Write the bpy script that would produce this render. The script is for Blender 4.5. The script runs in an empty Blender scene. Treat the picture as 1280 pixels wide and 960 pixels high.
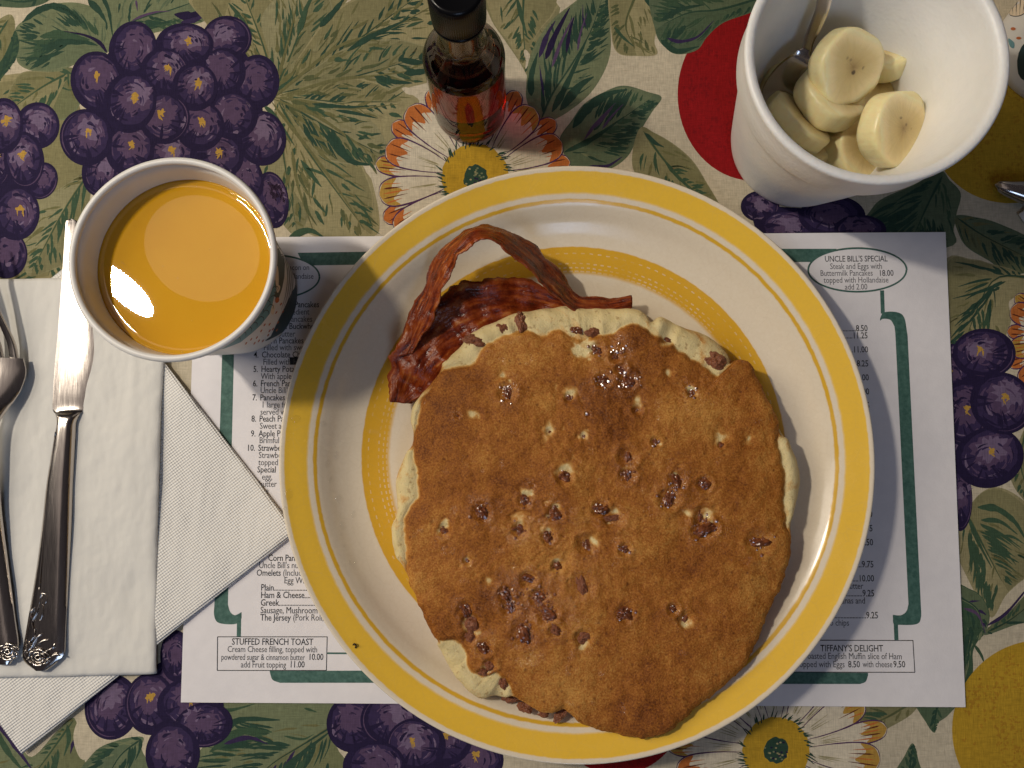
import bpy, bmesh, math, random
import numpy as np
from mathutils import Vector, Matrix

# ------------------------------------------------------------------ camera, light, exposure
SC = bpy.context.scene
COL = SC.collection
CAM_H, CAM_TILT, FOCAL = 0.356, math.radians(5.0), 961.0      # metres, radians, pixels of the 1280 wide photo
cam_d = bpy.data.cameras.new("camera")
cam_d.sensor_width = 36.0
cam_d.lens = 36.0 * FOCAL / 1280.0
cam_d.clip_start, cam_d.clip_end = 0.01, 20.0
cam = bpy.data.objects.new("camera", cam_d)
cam.location = (0, 0, CAM_H)
cam.rotation_euler = (CAM_TILT, 0, 0)
COL.objects.link(cam)
SC.camera = cam

world = bpy.data.worlds.new("World")
SC.world = world
world.use_nodes = True
wn, wl = world.node_tree.nodes, world.node_tree.links
wbg = wn["Background"]
wtc = wn.new("ShaderNodeTexCoord")
wsp = wn.new("ShaderNodeSeparateXYZ")
wrp = wn.new("ShaderNodeValToRGB")          # dim room: brown walls below, pinkish ceiling above
wl.new(wtc.outputs["Generated"], wsp.inputs[0])
wl.new(wsp.outputs["Z"], wrp.inputs[0])
wrp.color_ramp.elements[0].position = 0.0
wrp.color_ramp.elements[0].color = (0.016, 0.014, 0.014, 1)
wrp.color_ramp.elements[1].position = 0.75
wrp.color_ramp.elements[1].color = (0.066, 0.056, 0.060, 1)
wl.new(wrp.outputs[0], wbg.inputs["Color"])
wbg.inputs["Strength"].default_value = 0.6


def area_light(name, loc, target, sx, sy, power, color, shape='ELLIPSE', roll=0.0):
    d = bpy.data.lights.new(name, 'AREA')
    d.shape = shape
    d.size, d.size_y = sx, sy
    d.energy = power
    d.color = color
    o = bpy.data.objects.new(name, d)
    o.location = loc
    q = (Vector(target) - Vector(loc)).to_track_quat('-Z', 'Y')
    o.rotation_euler = (q.to_matrix() @ Matrix.Rotation(roll, 3, 'Z')).to_euler()
    COL.objects.link(o)
    return o


LAMP = (-0.475, 0.206, 0.715)
area_light("lamp_bulb", LAMP, (0.0, 0.0, 0.0), 0.023, 0.078, 3.1, (1.0, 0.90, 0.75), roll=math.radians(-25))
area_light("lamp_shade_glow", (LAMP[0] + .07, LAMP[1] + .05, LAMP[2] + .03), (0, 0, 0), 0.12, 0.12, 0.040, (1.0, 0.80, 0.68))
area_light("ceiling_bounce", (-0.6, 0.35, 1.9), (0, 0, 0), 1.4, 1.4, 1.5, (1.0, 0.84, 0.76), shape='SQUARE')
area_light("added_soft_left", (-1.02, 0.40, 0.80), (0.0, 0.0, 0.0), 0.60, 0.60, 6.2, (1.0, 0.90, 0.76), shape='SQUARE')  # unseen soft light added on the left to soften the bulb's shadows
area_light("window_daylight", (0.16, -1.15, 1.20), (0.05, 0.0, 0.0), 0.34, 0.62, 3.3, (0.50, 0.68, 1.0), shape='RECTANGLE')

SC.view_settings.view_transform = 'Standard'
SC.view_settings.look = 'None'
SC.view_settings.exposure = 0.12
SC.view_settings.gamma = 1.0
SC.view_settings.use_curve_mapping = False
SC.render.engine = 'CYCLES'
SC.cycles.use_denoising = True
SC.cycles.max_bounces = 14
SC.cycles.transmission_bounces = 12
SC.cycles.glossy_bounces = 5
SC.cycles.diffuse_bounces = 4
SC.cycles.transparent_max_bounces = 12
SC.cycles.caustics_refractive = True
SC.cycles.caustics_reflective = False
SC.cycles.sample_clamp_indirect = 20.0
SC.cycles.blur_glossy = 0.3

# ------------------------------------------------------------------ helpers
_ct, _st = math.cos(CAM_TILT), math.sin(CAM_TILT)


def P(px, py, z=0.0):
    """Place on the table (height z) of a point measured in the photograph."""
    a, b = (px - 640) / FOCAL, (480 - py) / FOCAL
    dx, dy, dz = a, b * _ct + _st, b * _st - _ct
    k = (CAM_H - z) / -dz
    return Vector((dx * k, dy * k, z))


def PA(arr, z=0.0):
    arr = np.asarray(arr, float)
    a, b = (arr[:, 0] - 640) / FOCAL, (480 - arr[:, 1]) / FOCAL
    dz = b * _st - _ct
    k = (CAM_H - z) / -dz
    return np.stack([a * k, (b * _ct + _st) * k], 1)


def lin(r, g, b, k=1.0):
    o = []
    for c in (r, g, b):
        c /= 255.0
        c = c / 12.92 if c <= 0.04045 else ((c + 0.055) / 1.055) ** 2.4
        o.append(min(c * k, 0.9))
    return (o[0], o[1], o[2], 1.0)


def tag(o, label, cat=None, group=None, kind=None):
    if label:
        o["label"] = label
    if cat:
        o["category"] = cat
    if group:
        o["group"] = group
    if kind:
        o["kind"] = kind
    return o


def empty(name, loc=(0, 0, 0), rot=(0, 0, 0)):
    o = bpy.data.objects.new(name, None)
    o.empty_display_size = 0.01
    o.location = loc
    o.rotation_euler = rot
    COL.objects.link(o)
    return o


def mesh_obj(name, verts, faces, mat=None, parent=None, smooth=True, loc=None):
    me = bpy.data.meshes.new(name)
    me.from_pydata([tuple(map(float, v)) for v in verts], [], faces)
    me.update()
    if smooth:
        me.polygons.foreach_set("use_smooth", [True] * len(me.polygons))
    o = bpy.data.objects.new(name, me)
    if mat:
        me.materials.append(mat)
    if parent:
        o.parent = parent
    if loc is not None:
        o.location = loc
    COL.objects.link(o)
    return o


def grid_faces(n, m, cu=False, cv=False, off=0, flip=False):
    f = []
    for i in range(n if cu else n - 1):
        for j in range(m if cv else m - 1):
            a, b = i * m + j, i * m + (j + 1) % m
            c, d = ((i + 1) % n) * m + (j + 1) % m, ((i + 1) % n) * m + j
            q = (a + off, b + off, c + off, d + off)
            f.append(q[::-1] if flip else q)
    return f


def lathe(name, prof, mat, parent=None, n=96, loc=None, wob=None):
    """prof: (r, z) list from bottom/inner to outer; closed on the axis where r == 0"""
    V, F = [], []
    m = len(prof)
    for i in range(n):
        t = 2 * math.pi * i / n
        for (r, z) in prof:
            V.append((r * math.cos(t), r * math.sin(t), z))
    F = grid_faces(n, m, cu=True, flip=True)
    o = mesh_obj(name, V, F, mat, parent, True, loc)
    bm = bmesh.new()
    bm.from_mesh(o.data)
    bmesh.ops.remove_doubles(bm, verts=bm.verts, dist=1e-7)
    bmesh.ops.recalc_face_normals(bm, faces=bm.faces)
    bm.to_mesh(o.data)
    bm.free()
    o.data.polygons.foreach_set("use_smooth", [True] * len(o.data.polygons))
    return o


def crom(pts, n=8, closed=False):
    """Catmull-Rom through points (any dimension)"""
    p = np.asarray(pts, float)
    k = len(p)
    out = []
    for i in range(k if closed else k - 1):
        if closed:
            p0, p1, p2, p3 = p[(i - 1) % k], p[i], p[(i + 1) % k], p[(i + 2) % k]
        else:
            p1, p2 = p[i], p[i + 1]
            p0 = p[i - 1] if i > 0 else 2 * p1 - p2
            p3 = p[i + 2] if i + 2 < k else 2 * p2 - p1
        for j in range(n):
            t = j / n
            out.append(.5 * ((2 * p1) + (-p0 + p2) * t + (2 * p0 - 5 * p1 + 4 * p2 - p3) * t * t
                             + (-p0 + 3 * p1 - 3 * p2 + p3) * t ** 3))
    if not closed:
        out.append(p[-1])
    return np.array(out)


def tube_geo(path, rad, n=6, cap=True):
    path = np.asarray(path, float)
    k = len(path)
    rad = np.broadcast_to(np.asarray(rad, float), (k,))
    tan = np.gradient(path, axis=0)
    tan /= np.linalg.norm(tan, axis=1)[:, None] + 1e-12
    ref = np.array([0, 0, 1.0]) if abs(tan[0][2]) < .9 else np.array([1.0, 0, 0])
    V = []
    for i in range(k):
        u = np.cross(tan[i], ref)
        u /= np.linalg.norm(u) + 1e-12
        w = np.cross(u, tan[i])
        for j in range(n):
            a = 2 * math.pi * j / n
            V.append(path[i] + rad[i] * (math.cos(a) * u + math.sin(a) * w))
    F = grid_faces(k, n, cv=True)
    if cap:
        F.append(tuple(range(n)))
        F.append(tuple(range((k - 1) * n, k * n))[::-1])
    return V, F


def join_geo(parts):
    V, F = [], []
    for v, f in parts:
        o = len(V)
        V += list(v)
        F += [tuple(i + o for i in q) for q in f]
    return V, F


def vnoise(x, y, seed=0):
    x, y = np.asarray(x, float), np.asarray(y, float)
    xi, yi = np.floor(x).astype(np.int64), np.floor(y).astype(np.int64)
    fx, fy = x - xi, y - yi
    fx, fy = fx * fx * (3 - 2 * fx), fy * fy * (3 - 2 * fy)

    def h(a, b):
        n = (a * 374761393 + b * 668265263 + seed * 974711) & 0x7fffffff
        n = ((n ^ (n >> 13)) * 1274126177) & 0x7fffffff
        return ((n ^ (n >> 16)) & 0xffff) / 65535.0
    return ((h(xi, yi) * (1 - fx) + h(xi + 1, yi) * fx) * (1 - fy)
            + (h(xi, yi + 1) * (1 - fx) + h(xi + 1, yi + 1) * fx) * fy) * 2 - 1


def fbm(x, y, seed=0, o=4):
    s, a = 0, 1.0
    for i in range(o):
        s = s + a * vnoise(x * 2 ** i, y * 2 ** i, seed + i * 17)
        a *= .5
    return s


def inpoly(pts, poly):
    pts = np.atleast_2d(pts)
    x, y = pts[:, 0], pts[:, 1]
    px, py = poly[:, 0], poly[:, 1]
    qx, qy = np.roll(px, -1), np.roll(py, -1)
    c = ((py[None] > y[:, None]) != (qy[None] > y[:, None]))
    xi = (qx - px)[None] * (y[:, None] - py[None]) / np.where(qy == py, 1e-9, qy - py)[None] + px[None]
    return (np.sum(c & (x[:, None] < xi), 1) % 2) == 1


# ------------------------------------------------------------------ material helper
class NT:
    def __init__(s, name):
        s.m = bpy.data.materials.new(name)
        s.m.use_nodes = True
        s.t = s.m.node_tree
        s.b = s.t.nodes["Principled BSDF"]
        s.out = s.t.nodes["Material Output"]

    def n(s, typ, ins=None, **props):
        nd = s.t.nodes.new("ShaderNode" + typ)
        for k, v in props.items():
            setattr(nd, k, v)
        for k, v in (ins or {}).items():
            s.set(nd.inputs[k], v)
        return nd

    def set(s, sock, v):
        if hasattr(v, "is_output") or isinstance(v, bpy.types.NodeSocket):
            s.t.links.new(v, sock)
        elif hasattr(v, "outputs"):
            s.t.links.new(v.outputs[0], sock)
        else:
            sock.default_value = v

    def bs(s, **kw):
        for k, v in kw.items():
            s.set(s.b.inputs[k.replace("_", " ")], v)
        return s

    def mix(s, fac, a, b, mode='MIX'):
        nd = s.t.nodes.new("ShaderNodeMix")
        nd.data_type = 'RGBA'
        nd.blend_type = mode
        s.set(nd.inputs[0], fac)
        s.set(nd.inputs[6], a)
        s.set(nd.inputs[7], b)
        return nd.outputs[2]

    def math(s, op, a, b=0.0, c=0.0):
        nd = s.t.nodes.new("ShaderNodeMath")
        nd.operation = op
        s.set(nd.inputs[0], a)
        s.set(nd.inputs[1], b)
        s.set(nd.inputs[2], c)
        return nd.outputs[0]

    def ramp(s, fac, stops, interp='LINEAR'):
        nd = s.t.nodes.new("ShaderNodeValToRGB")
        cr = nd.color_ramp
        cr.interpolation = interp
        while len(cr.elements) < len(stops):
            cr.elements.new(0.5)
        for e, (p, c) in zip(cr.elements, stops):
            e.position = p
            e.color = c if hasattr(c, "__len__") else (c, c, c, 1)
        s.set(nd.inputs[0], fac)
        return nd.outputs[0]

    def noise(s, scale, vec=None, detail=4.0, rough=.55):
        nd = s.n("TexNoise", {"Scale": scale, "Detail": detail, "Roughness": rough})
        if vec is not None:
            s.set(nd.inputs["Vector"], vec)
        return nd.outputs[0]

    def obj(s):
        return s.n("TexCoord").outputs["Object"]

    def pos(s):
        return s.n("NewGeometry").outputs["Position"]

    def mapped(s, vec, scale=(1, 1, 1), rot=(0, 0, 0)):
        nd = s.n("Mapping")
        s.set(nd.inputs["Vector"], vec)
        nd.inputs["Scale"].default_value = scale
        nd.inputs["Rotation"].default_value = rot
        return nd.outputs[0]

    def bump(s, h, strength=.3, dist=.001, normal=None):
        nd = s.n("Bump", {"Strength": strength, "Distance": dist, "Height": h})
        if normal is not None:
            s.set(nd.inputs["Normal"], normal)
        s.set(s.b.inputs["Normal"], nd.outputs[0])
        return nd.outputs[0]


def flat_mat(name, col, rough=.6, spec=.3, noise=0.0, nscale=300):
    t = NT(name)
    c = col
    if noise:
        f = t.noise(nscale, t.pos())
        c = t.mix(t.math('MULTIPLY', f, 1.0), tuple(x * (1 - noise) for x in col[:3]) + (1,),
                  tuple(min(1, x * (1 + noise)) for x in col[:3]) + (1,))
    t.bs(Base_Color=c, Roughness=rough)
    t.b.inputs["Specular IOR Level"].default_value = spec
    return t.m
# ------------------------------------------------------------------ table and printed tablecloth
t = NT("table_wood")
g = t.noise(40, t.mapped(t.pos(), (1, 12, 1)))
t.bs(Base_Color=t.mix(g, (0.10, 0.05, 0.025, 1), (0.2, 0.11, 0.05, 1)), Roughness=.4)
bm = bmesh.new()
bmesh.ops.create_cube(bm, size=1, matrix=Matrix.Translation((0.02, 0, -0.0135)) @ Matrix.Diagonal((1.02, .86, .025, 1)))
bmesh.ops.bevel(bm, geom=bm.edges[:], offset=.003, segments=2, affect='EDGES')
me = bpy.data.meshes.new("table_top")
bm.to_mesh(me)
bm.free()
me.materials.append(t.m)
o = bpy.data.objects.new("table_top", me)
COL.objects.link(o)
tag(o, None, kind="structure")

# printed cotton: colour comes with the motif, weave from the thread noise
t = NT("printed_cotton")
att = t.n("Attribute", attribute_name="Col").outputs["Color"]
pos = t.pos()
w1 = t.noise(1.0, t.mapped(pos, (2300, 160, 1)), 2.0)
w2 = t.noise(1.0, t.mapped(pos, (160, 2300, 1)), 2.0)
weave = t.math('ADD', w1, w2)
blot = t.noise(420, pos, 3.0)
wash = t.noise(38, pos, 3.0)
v = t.math('MULTIPLY_ADD', t.math('SUBTRACT', weave, 1.0), 0.55, 1.0)
v = t.math('MULTIPLY', v, t.math('MULTIPLY_ADD', t.math('SUBTRACT', blot, .5), .42, 1.0))
v = t.math('MULTIPLY', v, t.math('MULTIPLY_ADD', t.math('SUBTRACT', wash, .5), .35, 1.0))
comb = t.n("CombineColor", {0: v, 1: v, 2: v})
t.bs(Base_Color=t.mix(1.0, att, comb.outputs[0], 'MULTIPLY'), Roughness=.85)
t.b.inputs["Specular IOR Level"].default_value = .15
rip = t.bump(t.noise(9, pos, 2.5), .55, .010)
t.bump(weave, .45, .0004, rip)
COTTON = t.m
MOTTLE = COTTON

K = 0.78     # print colours were read off lamplit cloth
CREAM = lin(203, 191, 166, K * 1.08)
OLIVE, OLIVE2 = lin(160, 151, 112, K), lin(144, 139, 102, K)
OLMID, OLDARK = lin(116, 114, 76, K), lin(92, 98, 66, K)
GREEN, GREEN2 = lin(122, 130, 98, K), lin(100, 114, 88, K)
DKGREEN, DKGREEN2 = lin(50, 76, 62, K), lin(66, 90, 68, K)
PURP, PURP2 = lin(40, 31, 64, K), lin(58, 46, 82, K)
MAUVE, MAUVE2 = lin(120, 102, 130, K), lin(92, 72, 102, K)
GOLD = lin(190, 150, 70, K)
RED, RED2 = lin(152, 22, 26, K), lin(124, 18, 24, K)
LEMON, LEMON2 = lin(196, 156, 46, K), lin(172, 116, 36, K)
PETAL, ORANGE, BROWN, LINEP = lin(222, 210, 186, K), lin(200, 116, 58, K), lin(104, 50, 34, K), lin(88, 54, 92, K)

RNG = random.Random(11)
U = RNG.uniform
MOTIFS = []          # (name, [(sub, polygon, colour)])


def ellipse(cx, cy, rx, ry, rot=0, n=36, jag=0.0):
    a = np.linspace(0, 2 * np.pi, n, endpoint=False)
    k = 1 + (np.array([U(-jag, jag) for _ in range(n)]) if jag else 0)
    x, y = rx * np.cos(a) * k, ry * np.sin(a) * k
    c, s = math.cos(rot), math.sin(rot)
    return np.stack([cx + x * c - y * s, cy + x * s + y * c], 1)


def stroke(pts, w, head=.25, n=5):
    p = crom(pts, n) if len(pts) > 2 else np.array([np.asarray(pts[0], float) * (1 - i / 6) + np.asarray(pts[1], float) * i / 6 for i in range(7)])
    d = np.gradient(p, axis=0)
    d /= np.linalg.norm(d, axis=1)[:, None] + 1e-9
    nrm = np.stack([-d[:, 1], d[:, 0]], 1)
    tt = np.linspace(0, 1, len(p))
    prof = np.where(tt < head, (tt / head) ** .6, ((1 - tt) / (1 - head)) ** .8)
    hw = (w * .5 * (.12 + .88 * prof))[:, None]
    hw = hw * np.array([[1 + U(-.18, .18)] for _ in p])
    return np.concatenate([p + nrm * hw, (p - nrm * hw)[::-1]])


def simple_poly(p):
    a, b = p, np.roll(p, -1, 0)
    n = len(p)

    def cr(o, u, v):
        return (u[..., 0] - o[..., 0]) * (v[..., 1] - o[..., 1]) - (u[..., 1] - o[..., 1]) * (v[..., 0] - o[..., 0])
    A, B, C_, D = a[:, None], b[:, None], a[None], b[None]
    hit = (cr(A, B, C_) * cr(A, B, D) < 0) & (cr(C_, D, A) * cr(C_, D, B) < 0)
    return not hit.any()


def put(name, els):
    MOTIFS.append((name, els))


def leaf(outline, rib, base=None, mid=None, dark=None, n=30, clusters=6, purple=0, sharp=False, name="printed_leaf"):
    base, mid, dark = base or GREEN, mid or GREEN2, dark or DKGREEN
    poly = np.array(outline, float) if sharp else crom(outline, 6, True)
    els = [(0, poly, base)]
    rp = crom(rib, 8)
    L = len(rp)

    def vein(ti, side, ang):
        i = min(max(int(ti * (L - 1)), 0), L - 2)
        tan = rp[i + 1] - rp[i]
        tan = tan / (np.linalg.norm(tan) + 1e-9)
        a = side * ang
        d = np.array([tan[0] * math.cos(a) - tan[1] * math.sin(a), tan[0] * math.sin(a) + tan[1] * math.cos(a)])
        m = 4.0
        while m < 140 and inpoly(rp[i] + d * m, poly)[0]:
            m += 4
        return rp[i], d, tan, m

    def add(sub, st, d, tan, d0, ln, w, c):
        a = st + d * d0
        b = st + d * (d0 + ln * .55) + tan * ln * U(.0, .12)
        e = st + d * (d0 + ln) + tan * ln * U(.1, .35)
        if not inpoly(e, poly)[0]:
            e = st + d * (d0 + ln * .75)
        if inpoly(np.array([a, b]), poly).all():
            els.append((sub, stroke([a, b, e], w), c))
    els.append((1, stroke(rib, 4.2, .1), mid))
    dd = ((poly[:, None] - rp[None]) ** 2).sum(2)          # one half of the blade is printed darker
    ni = dd.argmin(1)
    tn = np.gradient(rp, axis=0)
    sd_ = tn[ni, 0] * (poly - rp[ni])[:, 1] - tn[ni, 1] * (poly - rp[ni])[:, 0]
    on = (sd_ > 0) if RNG.random() < .5 else (sd_ < 0)
    if on.any() and not on.all():
        s0_ = int(np.where(on & ~np.roll(on, 1))[0][0])
        run = []
        for k in range(len(on)):
            q_ = (s0_ + k) % len(on)
            if not on[q_]:
                break
            run.append(q_)
        a_, b_ = int(ni[run[-1]]), int(ni[run[0]])
        back = rp[a_:b_ + 1] if a_ <= b_ else rp[b_:a_ + 1][::-1]
        edge_ = rp[ni[run]] + (poly[run] - rp[ni[run]]) * .94
        half = np.concatenate([edge_, back])
        if len(run) > 5 and simple_poly(half):
            els.append((0.95, half, tuple(base[k] * .5 + mid[k] * .5 for k in range(3)) + (1,)))
    for _ in range(int(n * 1.5)):                                   # scattered hatching
        st, d, tan, m = vein(U(0, 1), RNG.choice((-1, 1)), U(.45, .95))
        ln = U(9, 26)
        d0 = U(0, max(1, m - ln))
        add(1, st, d, tan, d0, min(ln, m), U(1.5, 4.2), mid if U(0, 1) < .7 else dark)
    for _ in range(int(clusters * 1.4)):                            # dark feathered patches
        t0, sd, an, fr = U(.05, .85), RNG.choice((-1, 1)), U(.5, .9), U(0, .55)
        cc = dark if U(0, 1) > .25 else DKGREEN2
        for j in range(RNG.randint(4, 8)):
            st, d, tan, m = vein(t0 + j * 3.2 / max(L * 2.2, 20), sd, an)
            add(2, st, d, tan, m * fr + U(-2, 2), U(.28, .5) * m, U(3.0, 5.2), cc)
    els.append((3, stroke(rib, 2.4, .1), dark))
    for _ in range(purple):
        st, d, tan, m = vein(U(.1, .8), -1, U(.4, .8))
        add(3, st, d, tan, U(0, .3) * m, U(.3, .6) * m, U(2.4, 4.4), PURP2 if U(0, 1) < .6 else MAUVE2)
    put(name, els)


def grape(cx, cy, rx, ry, rot=0.0, gold=True, lit=None):
    rx, ry = rx * 1.10, ry * 1.08
    els = [(0, ellipse(cx, cy, rx, ry, rot, 40), PURP)]
    la = lit if lit is not None else U(-2.4, -.6)
    ox, oy = math.cos(la) * rx * .22, math.sin(la) * ry * .22
    els.append((1, ellipse(cx + ox * .4, cy + oy * .4, rx * .80, ry * .80, rot, 40, .03), PURP2))
    els.append((2, ellipse(cx + ox, cy + oy, rx * .60, ry * .56, rot + U(-.5, .5), 34, .24), MAUVE2))
    els.append((2, ellipse(cx + ox * 1.6 + U(-3, 3), cy + oy * 1.3 + U(-3, 3), rx * .42, ry * .40, rot + U(-1, 1), 30, .34), MAUVE))
    for _ in range(28):                                  # brush strokes that follow the berry's roundness
        a = U(0, 6.28)
        r0 = U(.30, .8)
        arc = U(.35, .9)
        pts = []
        for k in range(4):
            aa = a + arc * k / 3
            x, y = rx * r0 * math.cos(aa), ry * r0 * math.sin(aa)
            pts.append((cx + x * math.cos(rot) - y * math.sin(rot), cy + x * math.sin(rot) + y * math.cos(rot)))
        els.append((3, stroke(pts, U(1.2, 4.6)), RNG.choice((PURP, PURP, PURP2, PURP2, MAUVE2, MAUVE2, MAUVE))))
    for _ in range(9):
        a = la + math.pi + U(-1.5, 1.5)
        r0, r1 = U(.72, .9), U(.2, .5)
        p0 = (cx + rx * r0 * math.cos(a), cy + ry * r0 * math.sin(a))
        p1 = (cx + rx * r1 * math.cos(a + .2), cy + ry * r1 * math.sin(a + .2))
        els.append((4, stroke([p0, p1], U(2.5, 5)), PURP))
    a0 = U(0, 6.28)
    if RNG.random() < .45:
      els.append((4, stroke([(cx + rx * .9 * math.cos(a0 + k * .35) * math.cos(rot) - ry * .9 * math.sin(a0 + k * .35) * math.sin(rot),
                            cy + rx * .9 * math.cos(a0 + k * .35) * math.sin(rot) + ry * .9 * math.sin(a0 + k * .35) * math.cos(rot)) for k in range(7)], 1.5), MAUVE2))
    if gold:
        gx, gy = cx + ox * 1.1, cy + oy * 1.1
        els.append((5, ellipse(gx, gy, U(2.6, 5.0), U(3.5, 6), U(0, 3), 16, .5), GOLD))
        for _ in range(3):
            els.append((5, stroke([(gx + U(-4, 4), gy + U(-2, 5)), (gx + U(-5, 5), gy + U(5, 11))], U(1.5, 3)), GOLD))
    put("printed_grape", els)


def daisy(cx, cy, r_in, r_out, petals, phase=0.0):
    def petal(a, r1, w, back):
        ca, sa = math.cos(a), math.sin(a)

        def L(u, v):          # u along the petal, v across
            return (cx + ca * u - sa * v, cy + sa * u + ca * v)
        el = []
        out = [L(r_in * .7, -w * .25), L(r1 * .55, -w * .75), L(r1 * .82, -w), L(r1 * .96, -w * .7), L(r1, 0),
               L(r1 * .96, w * .7), L(r1 * .82, w), L(r1 * .55, w * .75), L(r_in * .7, w * .25)]
        el.append((0, crom(out, 5, True), PETAL))
        tip = [L(r1 * .80, -w * .96), L(r1 * .93, -w * .80), L(r1 * .99, -w * .2), L(r1 * .99, w * .2), L(r1 * .93, w * .80), L(r1 * .80, w * .96),
               L(r1 * .86, w * .4), L(r1 * .76, w * .1), L(r1 * .86, -w * .45)]
        el.append((1, crom(tip, 4, True), ORANGE if U(0, 1) < .7 else GOLD))
        for k in range(5):
            v0 = w * (-.7 + 1.4 * k / 4)
            el.append((2, stroke([L(r1 * U(.93, .98), v0), L(r1 * U(.68, .8), v0 * .75)], U(1.6, 2.4)), BROWN if k % 2 else ORANGE))
        for k in range(4):
            v0 = w * U(-.5, .5)
            el.append((2, stroke([L(r1 * .4, v0 * .5), L(r1 * U(.55, .7), v0)], 1.1), OLIVE))
        for sd in (-1, 1):
            el.append((3, stroke([L(r_in * .8, sd * w * .3), L(r1 * .55, sd * w * .78), L(r1 * .82, sd * w * 1.02), L(r1 * .96, sd * w * .72), L(r1 * 1.005, 0)], 2.0, .5), LINEP))
        put("printed_petal", el)
    for i in range(petals):
        petal(phase + 2 * math.pi * (i + .5) / petals + U(-.05, .05), r_out * U(.97, 1.04), r_out * .10, True)
    for i in range(petals):
        petal(phase + 2 * math.pi * i / petals + U(-.05, .05), r_out * U(.92, 1.0), r_out * .145, False)
    el = [(0, ellipse(cx, cy, r_in, r_in, 0, 44, .02), LEMON)]
    for i in range(70):
        a = U(0, 6.283)
        r0 = r_in * U(.86, 1.0)
        el.append((1, stroke([(cx + r0 * math.cos(a), cy + r0 * math.sin(a)), (cx + (r0 + U(6, 13)) * math.cos(a + .1), cy + (r0 + U(6, 13)) * math.sin(a + .1))], U(1.6, 2.6)), DKGREEN))
    el.append((1, ellipse(cx, cy, r_in * .36, r_in * .38, 0, 24, .12), DKGREEN))
    for i in range(26):
        a, r0 = U(0, 6.28), r_in * .34 * math.sqrt(U(0, 1))
        el.append((2, ellipse(cx + r0 * math.cos(a), cy + r0 * math.sin(a), 1.5, 1.2, 0, 8), RNG.choice((OLIVE, GREEN, PURP))))
    put("printed_daisy_centre", el)


def fruit(cx, cy, rx, ry, c1, c2, name, rot=0, n=260):
    n = n * 3
    el = [(0, ellipse(cx, cy, rx, ry, rot, 70), c1)]
    for i in range(n):
        a, r = U(0, 6.28), math.sqrt(U(0, .86))
        x, y = cx + rx * r * math.cos(a), cy + ry * r * math.sin(a)
        if fbm(x / 22.0, y / 22.0, 5) > -.1:
            el.append((1, ellipse(x, y, U(.8, 3.2), U(.7, 2.2), U(0, 3), 8, .35), tuple(c1[k] * .5 + c2[k] * .5 for k in range(3)) + (1,)))
    put(name, el)


def marks(lst, name="printed_brush_strokes"):
    put(name, [(0, stroke(p, w), c) for (p, w, c) in lst])


# --- upper left: leaves behind the grapes
leaf([(-40, 100), (20, 92), (48, 90), (66, 88), (88, 100), (102, 140), (92, 190), (112, 228), (104, 300), (92, 360), (-40, 360)],
     [(118, 215), (90, 262), (60, 345)], OLIVE, OLMID, DKGREEN2, 40, 3, sharp=True)
leaf([(40, 95), (60, 84), (84, 84), (108, 92), (100, 130), (80, 150), (58, 140), (45, 118)], [(80, 86), (70, 110), (45, 140)], GREEN, OLMID, DKGREEN2, 14, 2)
leaf([(-20, -20), (70, -20), (62, 0), (38, 9), (8, 9), (-20, 4)], [(70, -10), (30, 2), (-15, -4)], GREEN2, DKGREEN2, DKGREEN, 12, 4)
leaf([(-30, 60), (-8, 30), (13, 18), (19, 34), (12, 60), (0, 84), (-30, 100)], [(10, 25), (-8, 55), (-25, 90)], OLIVE2, OLMID, DKGREEN2, 12, 2)
leaf([(19, 37), (30, 25), (50, 10), (72, 4), (100, 4), (125, 14), (138, 34), (142, 52), (134, 66), (112, 72), (95, 80), (80, 86), (60, 90), (38, 88), (22, 78), (20, 58)],
     [(134, 66), (122, 52), (100, 43), (70, 44), (45, 52)], GREEN, GREEN2, DKGREEN, 24, 9)
marks([([(134, 66), (124, 53), (106, 44), (80, 39)], 5.0, PURP), ([(28, 28), (48, 13), (72, 7), (90, 16), (102, 30)], 9, DKGREEN),
       ([(60, 8), (82, 14), (96, 22), (104, 32)], 6, DKGREEN), ([(50, 46), (72, 43), (92, 46), (112, 50)], 11, DKGREEN2), ([(52, 62), (70, 54), (95, 50)], 6, DKGREEN)])
leaf([(-10, 112), (2, 98), (16, 80), (22, 68), (24, 54), (19, 38), (12, 55), (4, 72), (-10, 92)], [(-8, 104), (10, 78), (19, 44)], DKGREEN2, DKGREEN, DKGREEN, 8, 2)
leaf([(104, -20), (285, -20), (277, 2), (262, 22), (245, 30), (226, 30), (205, 38), (188, 42), (160, 47), (142, 50), (138, 34), (125, 12), (112, 2)],
     [(141, 50), (170, 25), (215, 12), (265, -6)], GREEN, GREEN2, DKGREEN, 22, 4)
marks([([(218, 18), (236, 20), (256, 14), (276, 2)], 11, PURP), ([(226, 28), (246, 24), (268, 8)], 7, PURP2), ([(165, 26), (178, 20), (196, 15), (214, 14)], 3.2, MAUVE2),
       ([(128, -4), (136, 14), (141, 46)], 6, DKGREEN), ([(110, 0), (124, 14), (134, 30)], 9, DKGREEN), ([(150, 4), (148, 16)], 3, DKGREEN), ([(170, 0), (172, 14)], 3, MAUVE2)])
for pts in ([(58, 92), (48, 108), (38, 122)], [(66, 88), (70, 104), (84, 112), (92, 112)], [(84, 88), (86, 108)], [(20, 130), (40, 114), (56, 96)],
            [(4, 118), (16, 112), (36, 112)], [(60, 108), (66, 126), (62, 140)], [(78, 86), (92, 94)]):
    marks([(pts, 3.2, DKGREEN2)])
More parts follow.
